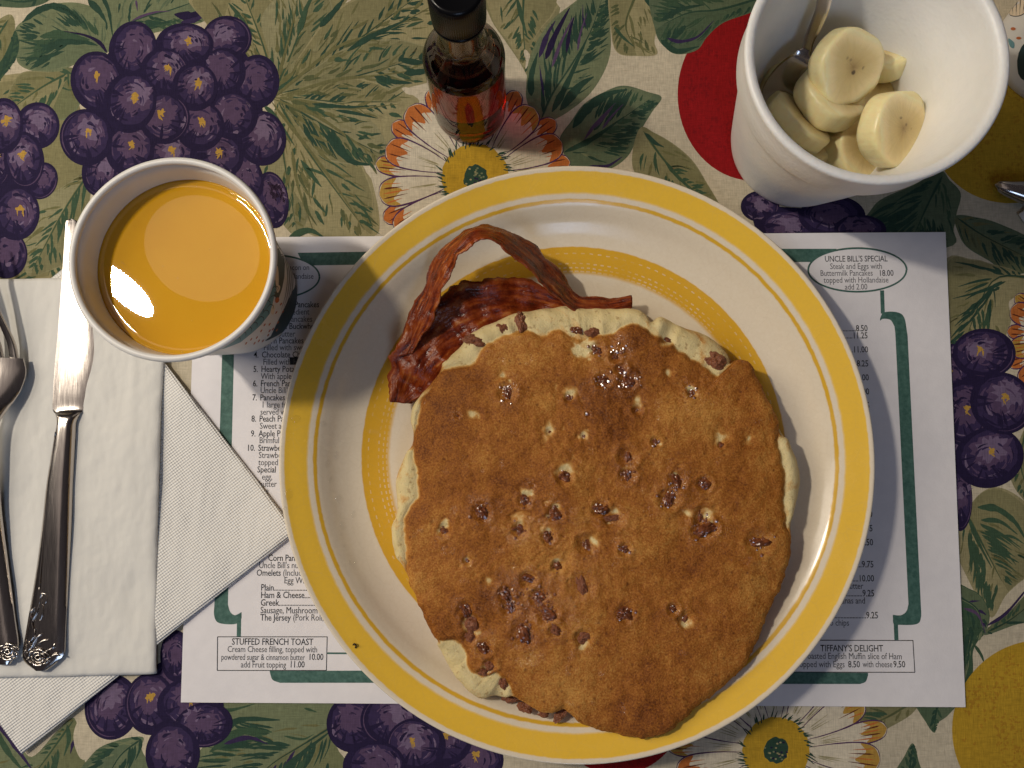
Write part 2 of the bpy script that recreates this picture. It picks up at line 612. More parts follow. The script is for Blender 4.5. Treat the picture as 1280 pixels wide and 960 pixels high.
# the big pale vine leaf right of the bunch
leaf([(256, -20), (258, 30), (275, 45), (310, 60), (325, 75), (345, 90), (352, 112), (342, 125), (352, 150), (355, 190), (358, 240), (368, 282), (385, 292),
      (402, 296), (440, 296), (470, 294), (474, 272), (466, 228), (452, 208), (470, 206), (486, 200), (496, 180), (506, 160), (514, 142), (524, 126), (508, 112),
      (532, 104), (556, 95), (570, 60), (560, -20)],
     [(342, 120), (400, 90), (470, 40), (520, 5)], OLIVE, OLMID, OLMID, 30, 0)
PALE = CREAM
marks([([(438, -2), (430, 16), (418, 42)], 7.5, PALE), ([(422, 120), (436, 111), (454, 109)], 10, PALE), ([(406, 176), (414, 182), (419, 190)], 6, PALE),
       ([(502, 110), (520, 116), (540, 104)], 8, PALE), ([(528, 116), (545, 122), (540, 110)], 12, PALE), ([(446, 206), (462, 214), (474, 262)], 3, PALE)])
# its lobes overlap, each with a darker half
def lobe(x0, y0, x1, y1, w, base, mid, dark, n=26, cl=4):
    dx, dy = x1 - x0, y1 - y0
    L = math.hypot(dx, dy)
    ux, uy = dx / L, dy / L

    def q(u, v):
        return (x0 + ux * u * L - uy * v * w, y0 + uy * u * L + ux * v * w)
    leaf([q(0, 0), q(.25, -.55), q(.5, -1 + U(-.1, .1)), q(.75, -.8), q(.9, -.4), q(1, 0), q(.9, .45), q(.72, .85), q(.5, 1 + U(-.1, .1)), q(.22, .5)], [q(0, 0), q(.4, .08), q(.95, 0)], base, mid, dark, n, cl)


OL3 = lin(150, 145, 110, K)
lobe(344, 112, 300, -20, 40, OLIVE, OLMID, DKGREEN2, 20, 2)
lobe(346, 108, 396, -30, 44, OL3, OLMID, DKGREEN2, 26, 4)
lobe(350, 112, 530, -10, 46, OLIVE, OLMID, DKGREEN, 34, 5)
lobe(352, 116, 548, 66, 38, OL3, OLMID, DKGREEN, 30, 5)
lobe(348, 130, 372, 296, 34, OL3, OLMID, DKGREEN2, 22, 3)
lobe(350, 122, 504, 128, 30, OLIVE, OLMID, DKGREEN, 26, 3)
lobe(348, 128, 462, 296, 46, OLIVE, OLMID, DKGREEN2, 34, 4)
lobe(350, 124, 490, 200, 36, OL3, OLMID, DKGREEN, 30, 5)
lobe(112, 215, 36, 345, 40, OL3, OLMID, DKGREEN2, 24, 4)
lobe(84, 92, 8, 140, 30, OLIVE2, OLMID, DKGREEN2, 18, 3)
VEINS = [[(342, 122), (362, 105), (400, 75), (430, 45)], [(342, 118), (350, 90), (362, 45), (372, 0)], [(342, 122), (390, 128), (440, 136), (500, 130)],
         [(340, 128), (365, 160), (400, 205), (432, 250), (455, 288)], [(342, 124), (395, 145), (440, 175), (480, 202)], [(345, 120), (420, 60), (480, 40), (545, 5)],
         [(345, 120), (300, 55), (285, 10)], [(365, 185), (372, 230), (392, 290)], [(350, 120), (420, 100), (470, 95), (540, 85)]]
for v in VEINS:
    vp = crom(v, 8)
    marks([(v, 4.5, OLMID)])
    els = []
    for _ in range(26):
        i = RNG.randint(3, len(vp) - 3)
        d = vp[i + 1] - vp[i]
        d = d / np.linalg.norm(d)
        sd = RNG.choice((-1, 1))
        a = sd * U(.15, .5)
        e = np.array([d[0] * math.cos(a) - d[1] * math.sin(a), d[0] * math.sin(a) + d[1] * math.cos(a)])
        nn = np.array([-d[1], d[0]]) * sd * U(2, 16)
        s0 = vp[i] + nn
        ln = U(10, 28)
        els.append((0, stroke([s0, s0 + e * ln * .5 + d * 2, s0 + e * ln], U(1.6, 6.0)), RNG.choice((OLMID, OLMID, OLDARK, OLIVE2, DKGREEN2))))
    put("printed_brush_strokes", els)
marks([([(434, 64), (460, 48), (485, 36), (510, 24)], 8, DKGREEN), ([(345, 114), (358, 104), (372, 94)], 4.5, DKGREEN2), ([(390, 130), (410, 132), (440, 134), (470, 132)], 5, DKGREEN),
       ([(420, 138), (445, 142), (472, 148)], 5, DKGREEN), ([(410, 164), (424, 186), (440, 202), (462, 206)], 13, DKGREEN), ([(432, 168), (446, 188), (460, 194)], 5, DKGREEN2),
       ([(286, 4), (304, 26), (320, 50)], 5, DKGREEN2), ([(372, 44), (380, 20), (388, -4)], 8, DKGREEN2), ([(400, 34), (418, 14), (432, -4)], 9, DKGREEN), ([(346, 0), (346, 16), (344, 32)], 3.2, DKGREEN2),
       ([(330, 132), (346, 148), (368, 182)], 6, DKGREEN2), ([(376, 200), (392, 222), (402, 234)], 7, DKGREEN2), ([(382, 210), (400, 216), (410, 224)], 4, DKGREEN2),
       ([(468, 96), (490, 102), (515, 104)], 9, DKGREEN), ([(498, 74), (520, 78), (545, 76)], 8, DKGREEN), ([(505, 92), (525, 90), (545, 88)], 9, DKGREEN), ([(514, 48), (536, 48)], 3, DKGREEN),
       ([(534, 30), (550, 26)], 6, DKGREEN), ([(380, 240), (384, 262), (396, 282)], 5, OLDARK), ([(440, 250), (456, 264), (466, 284)], 4, DKGREEN2), ([(360, 298), (385, 288), (404, 296)], 9, DKGREEN2)])
# --- top middle
leaf([(606, -20), (612, 20), (632, 52), (652, 82), (668, 118), (662, 140), (690, 150), (700, 120), (690, 60), (698, -20)], [(650, -15), (655, 40), (668, 120)], OLIVE2, OLMID, DKGREEN2, 26, 3)
leaf([(614, -20), (616, 24), (634, 50), (656, 84), (662, 60), (676, 36), (694, 14), (702, -20)], [(655, -15), (654, 30), (657, 76)], OLIVE, OLMID, DKGREEN2, 20, 2)
marks([([(656, 62), (660, 74), (657, 86)], 7, CREAM), ([(698, -2), (702, 6), (708, 4)], 9, CREAM), ([(646, -4), (652, 22), (659, 46)], 6, DKGREEN2), ([(626, 8), (628, 28)], 3, DKGREEN2)])
leaf([(658, 104), (661, 76), (672, 50), (690, 25), (715, 5), (742, -14), (762, -6), (763, 32), (763, 65), (755, 90), (740, 114), (722, 131), (700, 146), (682, 152), (666, 142), (658, 124)],
     [(676, 150), (690, 118), (715, 80), (738, 40), (752, 0)], GREEN, GREEN2, DKGREEN, 34, 8, 3)
marks([([(674, 72), (684, 44), (694, 26)], 7, PURP2), ([(682, 74), (694, 44), (712, 10)], 9, PURP), ([(690, 84), (700, 56), (716, 22)], 5, MAUVE2), ([(708, 66), (712, 40), (718, 20)], 5, PURP),
       ([(664, 120), (664, 96), (672, 66)], 10, DKGREEN), ([(690, 140), (708, 106), (734, 48)], 9, DKGREEN), ([(700, 138), (724, 108), (742, 96)], 12, DKGREEN)])
leaf([(765, -20), (824, -20), (822, 30), (818, 52), (821, 68), (796, 70), (772, 66), (764, 40)], [(796, -10), (782, 30), (792, 58)], OLIVE, OLMID, OLDARK, 18, 2)
marks([([(768, 34), (778, 46), (792, 58)], 5, DKGREEN2), ([(806, -4), (820, 16)], 7, DKGREEN)])
fruit(942, 118, 95, 108, RED, RED2, "printed_apple")
leaf([(822, -20), (950, -20), (948, 10), (905, 28), (884, 46), (872, 62), (850, 68), (834, 62), (819, 38)], [(950, -2), (900, 12), (862, 16), (830, 30)], GREEN2, DKGREEN2, DKGREEN, 22, 7)
marks([([(834, 48), (850, 52), (872, 46), (892, 26)], 5, PURP2), ([(826, 50), (846, 64), (874, 58)], 9, DKGREEN), ([(826, 26), (850, 12), (880, 6)], 7, DKGREEN)])
leaf([(827, 122), (810, 115), (780, 107), (755, 115), (730, 130), (715, 150), (700, 172), (704, 190), (712, 206), (730, 213), (760, 212), (785, 195), (800, 165), (815, 140)],
     [(706, 190), (740, 172), (775, 150), (812, 124)], GREEN2, GREEN, DKGREEN, 24, 9, 3)
marks([([(706, 190), (740, 174), (780, 146)], 8, DKGREEN), ([(716, 160), (734, 136), (760, 118), (784, 112)], 13, DKGREEN), ([(736, 208), (758, 208), (778, 196)], 6, PURP2)])
leaf([(800, 160), (818, 166), (842, 180), (865, 200), (882, 226), (904, 266), (880, 252), (850, 242), (820, 232), (796, 220), (790, 195)],
     [(804, 164), (830, 200), (860, 232), (892, 258)], OLIVE2, OLMID, DKGREEN2, 20, 2)
marks([([(830, 200), (846, 220), (866, 240)], 5, DKGREEN2), ([(806, 166), (818, 178), (830, 184)], 6, DKGREEN)])
# --- upper right and right edge
fruit(1262, 168, 96, 86, LEMON, LEMON2, "printed_lemon", n=220)
leaf([(1040, 300), (1080, 272), (1100, 250), (1140, 232), (1175, 214), (1187, 225), (1201, 242), (1196, 266), (1192, 286), (1182, 310), (1040, 320)],
     [(1178, 220), (1160, 255), (1140, 300)], GREEN2, DKGREEN2, DKGREEN, 22, 10)
leaf([(1194, 270), (1222, 272), (1250, 280), (1292, 302), (1300, 335), (1262, 342), (1236, 326), (1210, 310), (1199, 294)], [(1196, 272), (1230, 295), (1290, 325)], GREEN2, OLMID, DKGREEN, 16, 6)
leaf([(1180, 330), (1215, 324), (1240, 330), (1272, 340), (1290, 362), (1262, 376), (1264, 400), (1252, 424), (1222, 416), (1198, 432), (1180, 446)],
     [(1290, 346), (1240, 352), (1204, 430)], OLIVE, OLMID, DKGREEN, 24, 6)
leaf([(1290, 520), (1272, 556), (1262, 590), (1274, 618), (1300, 632), (1310, 520)], [(1284, 530), (1276, 580), (1290, 625)], OLIVE2, OLMID, DKGREEN2, 10, 2)
leaf([(1196, 668), (1208, 640), (1224, 618), (1245, 609), (1272, 620), (1300, 650), (1300, 705), (1272, 730), (1256, 746), (1240, 772), (1224, 750), (1208, 720), (1196, 692)],
     [(1210, 645), (1228, 680), (1252, 726)], OLIVE, OLMID, DKGREEN2, 26, 5)
marks([([(1222, 634), (1246, 636), (1268, 652), (1282, 674)], 9, DKGREEN2), ([(1226, 650), (1250, 652), (1272, 668)], 6, DKGREEN2), ([(1244, 686), (1258, 692), (1270, 706)], 4, DKGREEN2), ([(1210, 648), (1222, 676), (1240, 710)], 5, DKGREEN2)])
leaf([(1190, 740), (1214, 737), (1230, 750), (1237, 770), (1232, 790), (1222, 802), (1216, 816), (1216, 840), (1208, 854), (1190, 856)], [(1196, 744), (1222, 762), (1228, 792)], DKGREEN2, GREEN, DKGREEN, 10, 4, 3)
leaf([(1231, 794), (1240, 780), (1262, 764), (1300, 728), (1300, 770), (1266, 782)], [(1234, 790), (1264, 774), (1296, 748)], GREEN2, OLMID, DKGREEN, 8, 2)
marks([([(1234, 782), (1258, 766), (1290, 728)], 5, PURP2), ([(1218, 806), (1226, 818), (1230, 828)], 5, DKGREEN2), ([(1204, 760), (1222, 768), (1232, 792)], 4, MAUVE2)])
fruit(1302, 912, 112, 112, LEMON, LEMON2, "printed_lemon", n=380)
daisy(1352, 422, 40, 96, 13, .1)
# --- bottom edge
leaf([(1068, 872), (1146, 872), (1142, 890), (1120, 905), (1094, 916), (1078, 906)], [(1140, 878), (1110, 896), (1084, 908)], OLIVE2, OLMID, OLDARK, 12, 2)
leaf([(1144, 872), (1198, 872), (1186, 893), (1172, 904), (1168, 916), (1158, 904)], [(1176, 872), (1170, 890), (1168, 914)], GREEN2, DKGREEN2, DKGREEN, 8, 3)
leaf([(1141, 929), (1148, 950), (1152, 975), (1116, 975), (1130, 946)], [(1136, 972), (1138, 955), (1141, 932)], GREEN2, DKGREEN2, DKGREEN, 6, 3)
fruit(772, 886, 82, 82, RED, RED2, "printed_apple")
daisy(970, 938, 42, 136, 11, .06)
leaf([(-20, 880), (4, 902), (22, 925), (40, 946), (70, 915), (88, 898), (96, 904), (104, 945), (108, 985), (-20, 985)], [(92, 900), (60, 945), (30, 985)], GREEN, OLMID, DKGREEN2, 20, 4)
marks([([(-8, 890), (14, 925), (40, 962)], 11, PURP2), ([(-10, 905), (10, 940), (30, 965)], 9, DKGREEN2), ([(84, 906), (86, 925), (80, 945)], 7, DKGREEN2), ([(92, 925), (88, 942)], 4, PURP2), ([(60, 985), (66, 958), (70, 940)], 5, DKGREEN2)])
leaf([(96, 985), (116, 942), (145, 926), (178, 921), (177, 936), (186, 955), (196, 985)], [(176, 924), (150, 945), (130, 980)], GREEN2, GREEN, DKGREEN, 20, 7)
fruit(342, 806, 88, 82, RED, RED2, "printed_apple", n=60)
leaf([(250, 868), (425, 868), (415, 905), (420, 932), (432, 985), (225, 985), (245, 945), (266, 922), (292, 906), (262, 896)],
     [(420, 905), (380, 930), (340, 955), (310, 985)], GREEN, OLMID, DKGREEN, 44, 9, 3)
marks([([(270, 920), (300, 900), (350, 900)], 10, DKGREEN), ([(262, 940), (300, 915), (340, 915)], 12, DKGREEN2), ([(280, 930), (310, 922), (335, 930)], 7, PURP2), ([(340, 980), (374, 945), (412, 915)], 9, DKGREEN),
       ([(256, 884), (285, 888), (318, 880)], 6, DKGREEN2), ([(380, 885), (396, 890)], 4, DKGREEN2), ([(355, 920), (378, 924), (392, 918)], 3.5, DKGREEN2)])
put("printed_cream_gap", [(0, crom([(92, 925), (98, 900), (118, 880), (130, 905), (150, 922), (128, 930), (104, 950)], 5, True), CREAM)])
marks([([(288, 898), (276, 912), (262, 922)], 10, CREAM), ([(505, 952), (515, 958)], 5, CREAM)])
# --- grapes, back to front, on a dark purple printed backing
put("printed_dark_ground", [(0, crom([(140, 60), (170, 50), (230, 50), (290, 50), (320, 95), (330, 170), (320, 220), (300, 235), (210, 225), (130, 220), (105, 170), (120, 110)], 5, True), PURP)])
put("printed_dark_ground", [(0, crom([(1186, 450), (1230, 442), (1255, 500), (1240, 570), (1205, 600), (1186, 600)], 5, True), PURP)])
put("printed_dark_ground", [(0, crom([(-5, 150), (40, 160), (45, 215), (25, 270), (10, 310), (-5, 310)], 5, True), PURP)])
put("printed_dark_ground", [(0, crom([(215, 820), (250, 880), (225, 930), (160, 885), (195, 850)], 5, True), PURP)])
put("printed_dark_ground", [(0, crom([(440, 890), (500, 890), (590, 930), (600, 965), (470, 965), (445, 925)], 5, True), PURP)])
put("printed_dark_ground", [(0, crom([(945, 262), (1000, 260), (1080, 270), (1080, 295), (960, 295)], 5, True), PURP)])
for gdef in [(232, 215, 30, 28), (340, 250, 19, 33, -.15, False), (309, 222, 18, 28, -.3, False), (128, 213, 23, 31, .2, False), (272, 196, 30, 27), (210, 192, 30, 27), (163, 187, 28, 31, .1),
             (108, 172, 30, 33, -.2), (284, 48, 28, 26, 0, False), (231, 56, 33, 25), (322, 102, 25, 31, 0, False), (166, 62, 27, 33, .2, False), (327, 173, 28, 32, -.2, False), (280, 90, 25, 28, 0, False),
             (292, 145, 28, 28, 0, False), (250, 158, 28, 29), (206, 90, 28, 27, .5), (244, 109, 26, 28), (206, 148, 29, 30), (123, 103, 31, 36, -.3), (163, 128, 30, 36, .2),
             # left edge
             (-6, 203, 18, 30), (8, 318, 24, 28, 0, False), (47, 157, 25, 27, 0, False), (52, 226, 18, 22, .4, False), (20, 266, 27, 32), (30, 200, 23, 33, -.1), (5, 157, 22, 32),
             # right edge
             (1190, 448, 14, 17, 0, False), (1190, 470, 22, 26), (1196, 570, 16, 34, 0, False), (1200, 625, 14, 36, 0, False), (1204, 516, 28, 38), (1230, 442, 36, 29), (1236, 572, 40, 35, -.25), (1252, 504, 37, 35, .6),
             # bottom left
             (215, 852, 26, 26, 0, False), (220, 820, 18, 30, 0, False), (140, 884, 31, 38, .15, False), (188, 880, 29, 36), (238, 882, 38, 32), (256, 906, 32, 26, -.2, False), (216, 942, 31, 36, .1, False),
             # bottom, below the plate
             (590, 950, 36, 30), (440, 905, 29, 33, 0, False), (555, 925, 32, 30), (490, 900, 36, 32, 0, False), (520, 932, 34, 32), (468, 958, 36, 30, 0, False),
             # below the foam bowl
             (950, 258, 22, 18, 0, False), (985, 284, 34, 20, 0, False), (1040, 270, 38, 24, 0, False), (1075, 288, 30, 18, 0, False)]:
    grape(*gdef)
daisy(594, 222, 42, 122, 13, .1)
# --- the cloth goes on beyond the picture with the same motifs
for (cx, cy) in [(-150, 120), (-210, 420), (-140, 720), (-120, 1040), (220, 1080), (560, 1090), (900, 1100), (1250, 1100), (1460, 760), (1440, 200), (1500, 480),
                 (1180, -130), (820, -120), (480, -140), (120, -130), (-190, -110)]:
    k = RNG.randint(0, 3)
    for _ in range(5):
        a, l, w = U(0, 6.28), U(70, 120), U(26, 44)
        ax, ay = math.cos(a), math.sin(a)
        ox, oy = cx + U(-50, 50), cy + U(-50, 50)

        def LL(u, v):
            return (ox + ax * u - ay * v, oy + ay * u + ax * v)
        tone = RNG.choice(((OLIVE, OLMID, DKGREEN2), (GREEN, GREEN2, DKGREEN), (GREEN2, DKGREEN2, DKGREEN)))
        leaf([LL(-l, 0), LL(-l * .5, -w * .8), LL(0, -w), LL(l * .6, -w * .6), LL(l, 0), LL(l * .6, w * .6), LL(0, w), LL(-l * .5, w * .8)], [LL(-l, 0), LL(0, 4), LL(l * .9, 0)],
             tone[0], tone[1], tone[2], 20, 5)
    if k == 0:
        for _ in range(11):
            grape(cx + U(-60, 60), cy + U(-60, 60), U(25, 33), U(27, 35), U(-.4, .4), U(0, 1) < .6)
    elif k == 1:
        daisy(cx, cy, 40, 120, 12, U(0, 1))
    elif k == 2:
        fruit(cx, cy, U(85, 100), U(85, 100), *((RED, RED2) if U(0, 1) < .5 else (LEMON, LEMON2)), "printed_fruit")

# cloth sheet
N = 60
xs, ys = np.linspace(-.53, .57, N), np.linspace(-.47, .47, N)
V = [(x, y, 0.0) for x in xs for y in ys] + [(x, y, -.0008) for x in xs for y in ys]
F = grid_faces(N, N, flip=True) + grid_faces(N, N, off=N * N)
CLOTH = empty("tablecloth", (0, 0, -.0008))
tag(CLOTH, "cream cotton tablecloth printed with purple grapes, green leaves, daisies and fruit", "tablecloth")


def colour_attr(me, cols):
    at = me.color_attributes.new("Col", 'FLOAT_COLOR', 'POINT')
    at.data.foreach_set("color", np.asarray(cols, np.float32).ravel())


sheet = mesh_obj("fabric_sheet", [(v[0], v[1], v[2] + .0008) for v in V], F, COTTON, CLOTH, True)
colour_attr(sheet.data, [CREAM] * len(V))

STEP = 3.0e-6
boxes, tops = [], []
TOPZ = 0.0
for name, els in MOTIFS:
    allp = np.concatenate([e[1] for e in els])
    lo, hi = allp.min(0), allp.max(0)
    base = 1
    if boxes:
        B = np.array(boxes)
        hit = (B[:, 0] <= hi[0]) & (B[:, 2] >= lo[0]) & (B[:, 1] <= hi[1]) & (B[:, 3] >= lo[1])
        if hit.any():
            base = int(np.array(tops)[hit].max()) + 1
    top = base + int(math.ceil(max(e[0] for e in els)))
    boxes.append((lo[0], lo[1], hi[0], hi[1]))
    tops.append(top)
    V, F, C = [], [], []
    for sub, poly, c in els:
        z = (base + sub + U(.05, .85)) * STEP
        w = PA(poly)
        o0 = len(V)
        V += [(a, b, z) for a, b in w]
        F.append(tuple(range(o0, o0 + len(w)))[::-1])
        C += [c] * len(w)
    TOPZ = max(TOPZ, (top + 1) * STEP)
    ob = mesh_obj(name, [(a, b, z + .0008) for a, b, z in V], F, COTTON, CLOTH, False)
    if name == "printed_brush_strokes":
        ob["kind"] = "stuff"
    colour_attr(ob.data, C)
    bm = bmesh.new()
    bm.from_mesh(ob.data)
    bm.normal_update()
    for f in bm.faces:
        if f.normal.z < 0:
            f.normal_flip()
    bm.to_mesh(ob.data)
    bm.free()
print("print layers up to mm", TOPZ * 1000, "motifs", len(MOTIFS))
CZ = TOPZ + 2e-5        # height of the cloth's printed face
# ------------------------------------------------------------------ paper placemat menu
PZ = max(CZ + .0002, .0011)     # top of the placemat
t = NT("menu_paper")
f = t.noise(180, t.pos(), 5.0)
f2 = t.noise(1500, t.pos(), 2.0)
t.bs(Base_Color=t.mix(f, (.70, .675, .69, 1), (.80, .77, .78, 1)), Roughness=.8)
t.b.inputs["Specular IOR Level"].default_value = .2
rip = t.bump(t.noise(13, t.pos(), 2.0), .5, .008)
t.bump(t.math('ADD', f, t.math('MULTIPLY', f2, .3)), .25, .0006, rip)
PAPER = t.m
INK = flat_mat("black_ink", (.028, .03, .036, 1), .7, .2, .35, 900)
INKLIGHT = flat_mat("grey_ink", (.085, .086, .095, 1), .7, .2, .4, 1400)
t = NT("green_ink")
f = t.noise(520, t.pos(), 4.0)
t.bs(Base_Color=t.mix(t.ramp(f, [(.35, 0.), (.75, 1.)]), (.028, .088, .070, 1), (.075, .165, .135, 1)), Roughness=.7)
GREENINK = t.m

cor = [P(245, 297, PZ), P(1182, 290, PZ), P(1207, 884, PZ), P(226, 878, PZ)]
MENU = empty("menu_placemat", (cor[3].x, cor[3].y, CZ))
tag(MENU, "white paper placemat printed as a green-bordered menu under the plate", "placemat")
n, m = 48, 32
V = []
for zz in (0, -.00016):
    for i in range(n):
        for j in range(m):
            u, w = i / (n - 1), j / (m - 1)
            p = (cor[0] * (1 - u) + cor[1] * u) * (1 - w) + (cor[3] * (1 - u) + cor[2] * u) * w
            V.append((p.x, p.y, PZ + zz))
F = grid_faces(n, m, flip=False) + grid_faces(n, m, off=n * m, flip=True)
rim = [i * m for i in range(n)] + [(n - 1) * m + j for j in range(1, m)] + [i * m + m - 1 for i in range(n - 2, -1, -1)] + [j for j in range(m - 2, 0, -1)]
for a, b in zip(rim, rim[1:] + rim[:1]):
    F.append((a, b, b + n * m, a + n * m))


def world_child(name, V, F, mat, parent, smooth=True):
    """child mesh from world coordinates"""
    l = parent.location
    return mesh_obj(name, [(v[0] - l[0], v[1] - l[1], v[2] - l[2]) for v in V], F, mat, parent, smooth)


sheet = world_child("paper_sheet", V, F, PAPER, MENU, False)
bm = bmesh.new()
bm.from_mesh(sheet.data)
bmesh.ops.recalc_face_normals(bm, faces=bm.faces)
bm.to_mesh(sheet.data)
bm.free()


def ink_poly(name, polys, mat, dz=4e-5):
    V, F = [], []
    for i, poly in enumerate(polys):
        w = PA(poly, PZ)
        o0 = len(V)
        V += [(a, b, PZ + dz + i * 3e-6) for a, b in w]
        F.append(tuple(range(o0, o0 + len(w))))
    ob = world_child(name, V, F, mat, MENU, False)
    bm = bmesh.new()
    bm.from_mesh(ob.data)
    bm.normal_update()
    for f in bm.faces:
        if f.normal.z < 0:
            f.normal_flip()
    bm.to_mesh(ob.data)
    bm.free()
    return ob


def line(p0, p1, w):
    p0, p1 = np.array(p0, float), np.array(p1, float)
    d = (p1 - p0) / np.linalg.norm(p1 - p0)
    q = np.array([-d[1], d[0]]) * w / 2
    return np.array([p0 + q, p1 + q, p1 - q, p0 - q])


def ring(cx, cy, rx, ry, w, n=64):
    a = np.linspace(0, 2 * np.pi, n, endpoint=False)
    out = []
    for i in range(n):
        b, c = a[i], a[(i + 1) % n]
        out.append(np.array([(cx + rx * math.cos(b), cy + ry * math.sin(b)), (cx + rx * math.cos(c), cy + ry * math.sin(c)),
                             (cx + (rx - w) * math.cos(c), cy + (ry - w) * math.sin(c)), (cx + (rx - w) * math.cos(b), cy + (ry - w) * math.sin(b))]))
    return out


# green borders
rb = np.concatenate([crom([(1100, 398), (1104, 391), (1115, 389.5), (1126, 392), (1131, 399), (1133, 410)], 6),
                     np.array([(1134.5, 420), (1151.5, 766)]), crom([(1151.5, 770), (1149, 778), (1141, 781), (1124, 781), (1117, 780), (1116, 770)], 5),
                     crom([(1116, 768.5), (1126, 769), (1133, 764), (1135.5, 755)], 5), np.array([(1119.5, 425), (1119, 416)]), crom([(1118, 408), (1113, 400), (1104, 398.5), (1100, 401)], 5)])
ink_poly("border_band", [rb], GREENINK)
ink_poly("border_line", [line((1102.5, 363), (1103.5, 392), 5), line((1119.5, 776), (1120.5, 800), 5.2)], GREENINK, 5e-5)
lb = np.concatenate([np.array([(279, 400), (293.5, 400), (285, 752)]), crom([(285, 756), (288, 765), (294, 769), (302, 765)], 5), np.array([(302, 772)]),
                     crom([(301, 776), (294, 780), (280, 780), (271, 777), (267.5, 768), (268, 756)], 5)])
ink_poly("border_band", [lb], GREENINK)
ink_poly("border_line", [line((299, 768), (298.5, 796), 5.2), line((409, 816.5), (520, 817), 2.2)], GREENINK, 5e-5)
ink_poly("border_band", [np.array([(372, 316), (560, 313), (560, 329), (380, 332)])], GREENINK)
ink_poly("border_band", [np.array([(930, 311), (1046, 311), (1036, 318), (1028, 327.5), (930, 327.5)])], GREENINK)
ink_poly("border_band", [np.concatenate([np.array([(560, 838), (337, 838.5)]), crom([(338, 843), (341, 850), (350, 853.5)], 5), np.array([(560, 853.5)])])], GREENINK)
ink_poly("border_band", [np.concatenate([np.array([(880, 840), (1085, 841)]), crom([(1085, 844), (1082, 852), (1075, 855)], 5), np.array([(880, 855)])])], GREENINK)
ink_poly("oval_panel", [ellipse(1071.5, 337.5, 62, 28, 0, 64)], PAPER, 5.6e-5)
ink_poly("oval_panel", [ellipse(338, 346, 62, 28, 0, 64)], PAPER, 5.6e-5)
ink_poly("oval_outline", ring(1071.5, 337.5, 62.5, 28.3, 2.2), GREENINK, 6e-5)
ink_poly("oval_outline", ring(338, 346, 62.5, 28.5, 2.2), GREENINK, 6e-5)
ink_poly("box_outline", [line((272, 796), (409, 796), 1.0), line((409, 795.6), (408, 838), 1.0), line((408, 838), (271.6, 838), 1.0), line((271.6, 838), (272, 796), 1.0)], INK, 7e-5)
ink_poly("box_outline", [line((960, 800), (1141, 800.6), 1.0), line((1141, 800), (1143.5, 840.4), 1.0), line((1143.5, 840.4), (960, 840), 1.0)], INK, 7e-5)

PXM = CAM_H / FOCAL
_fontobj = {}


def text(s, x, y, h, mat, align='LEFT', bold=0.0, sx=.80):
    """one printed line; (x, y) = photo position of the line's middle height, h = letter size in photo pixels"""
    c = bpy.data.curves.new("printed_line", 'FONT')
    c.body = s
    c.size = 1.0
    c.resolution_u = 2
    c.offset = 0.0 if 'M' in s else bold
    c.align_x = align
    c.space_character = .97
    tmp = bpy.data.objects.new("tmp_text", c)
    COL.objects.link(tmp)
    dg = bpy.context.evaluated_depsgraph_get()
    me = bpy.data.meshes.new_from_object(tmp.evaluated_get(dg))
    bpy.data.objects.remove(tmp)
    bpy.data.curves.remove(c)
    k = h * PXM * 1.46
    nv = len(me.vertices)
    co = np.empty(nv * 3, np.float32)
    me.vertices.foreach_get("co", co)
    co = co.reshape(-1, 3)
    p = P(x, y, PZ)
    q = P(x + 40, y + (40 * 6.0 / 960) * ((y - 590) / 295.0), PZ) - p          # the paper's own line direction
    a = math.atan2(q.y, q.x)
    X = co[:, 0] * k * sx
    Y = (co[:, 1] - .36) * k
    co[:, 0] = p.x + X * math.cos(a) - Y * math.sin(a) - MENU.location.x
    co[:, 1] = p.y + X * math.sin(a) + Y * math.cos(a) - MENU.location.y
    co[:, 2] = PZ + 8e-5 - MENU.location.z
    me.vertices.foreach_set("co", co.ravel())
    me.update()
    me.name = "printed_line"
    me.materials.clear()
    me.materials.append(mat)
    o = bpy.data.objects.new("printed_line", me)
    o.parent = MENU
    COL.objects.link(o)


B1 = .006
for s, y, num in [("Buttermilk Pancakes", 380.5, "1."), ("Corn Pancakes", 425.5, "3."), ("Chocolate Chip", 443, "4."), ("Hearty Potato", 461, "5."), ("French Pancakes", 479, "6."),
                  ("Pancakes", 496.5, "7."), ("Peach Pancakes", 523, "8."), ("Apple Pancakes", 541.5, "9."), ("Strawberry", 559.5, "10.")]:
    xx = 327 - (y - 443) * .038
    text(s, xx, y, 7.6, INK, bold=B1)
    text(num, xx - 3.5, y, 7.6, INK, 'RIGHT', B1)
text("2.", 324.5, 407.5, 7.6, INK, 'RIGHT', B1)
text("Buttered Buckwheat", 328.3, 407.5, 7.6, INK, bold=B1)
for s, y, dx in [("every ingredient", 389.5, 2), ("Famous Pancakes", 398.5, 2), ("with butter", 417, 2), ("Filled with sweet", 434, 2), ("Filled with HE", 452, 2), ("With apples", 470, 0), ("Uncle Bill's", 487.5, 0),
                 ("1 large fruit", 505.5, 2), ("served with", 514.5, 1), ("Sweet and", 532, 1), ("Brimful", 550, 1), ("Strawberries", 568.5, 1), ("topped", 577.5, 1), ("egg,", 595.5, 6), ("butter", 604.5, 3), ("the", 613, 4)]:
    text(s, 327 - (y - 443) * .038 + dx, y, 7.6, INKLIGHT, bold=0.0)
text("Special", 321.5, 586.5, 7.6, INK, bold=B1)
ink_poly("printed_badge", [np.array([(362, 446.5), (378, 446.5), (378, 456), (362, 456)])], INK, 6e-5)
text("Corn Pancakes", 335, 697, 7.6, INK, bold=B1)
text("Uncle Bill's number", 323.5, 706, 7.6, INKLIGHT, bold=0.0)
text("Omelets", 320.5, 715.5, 7.6, INK, bold=B1)
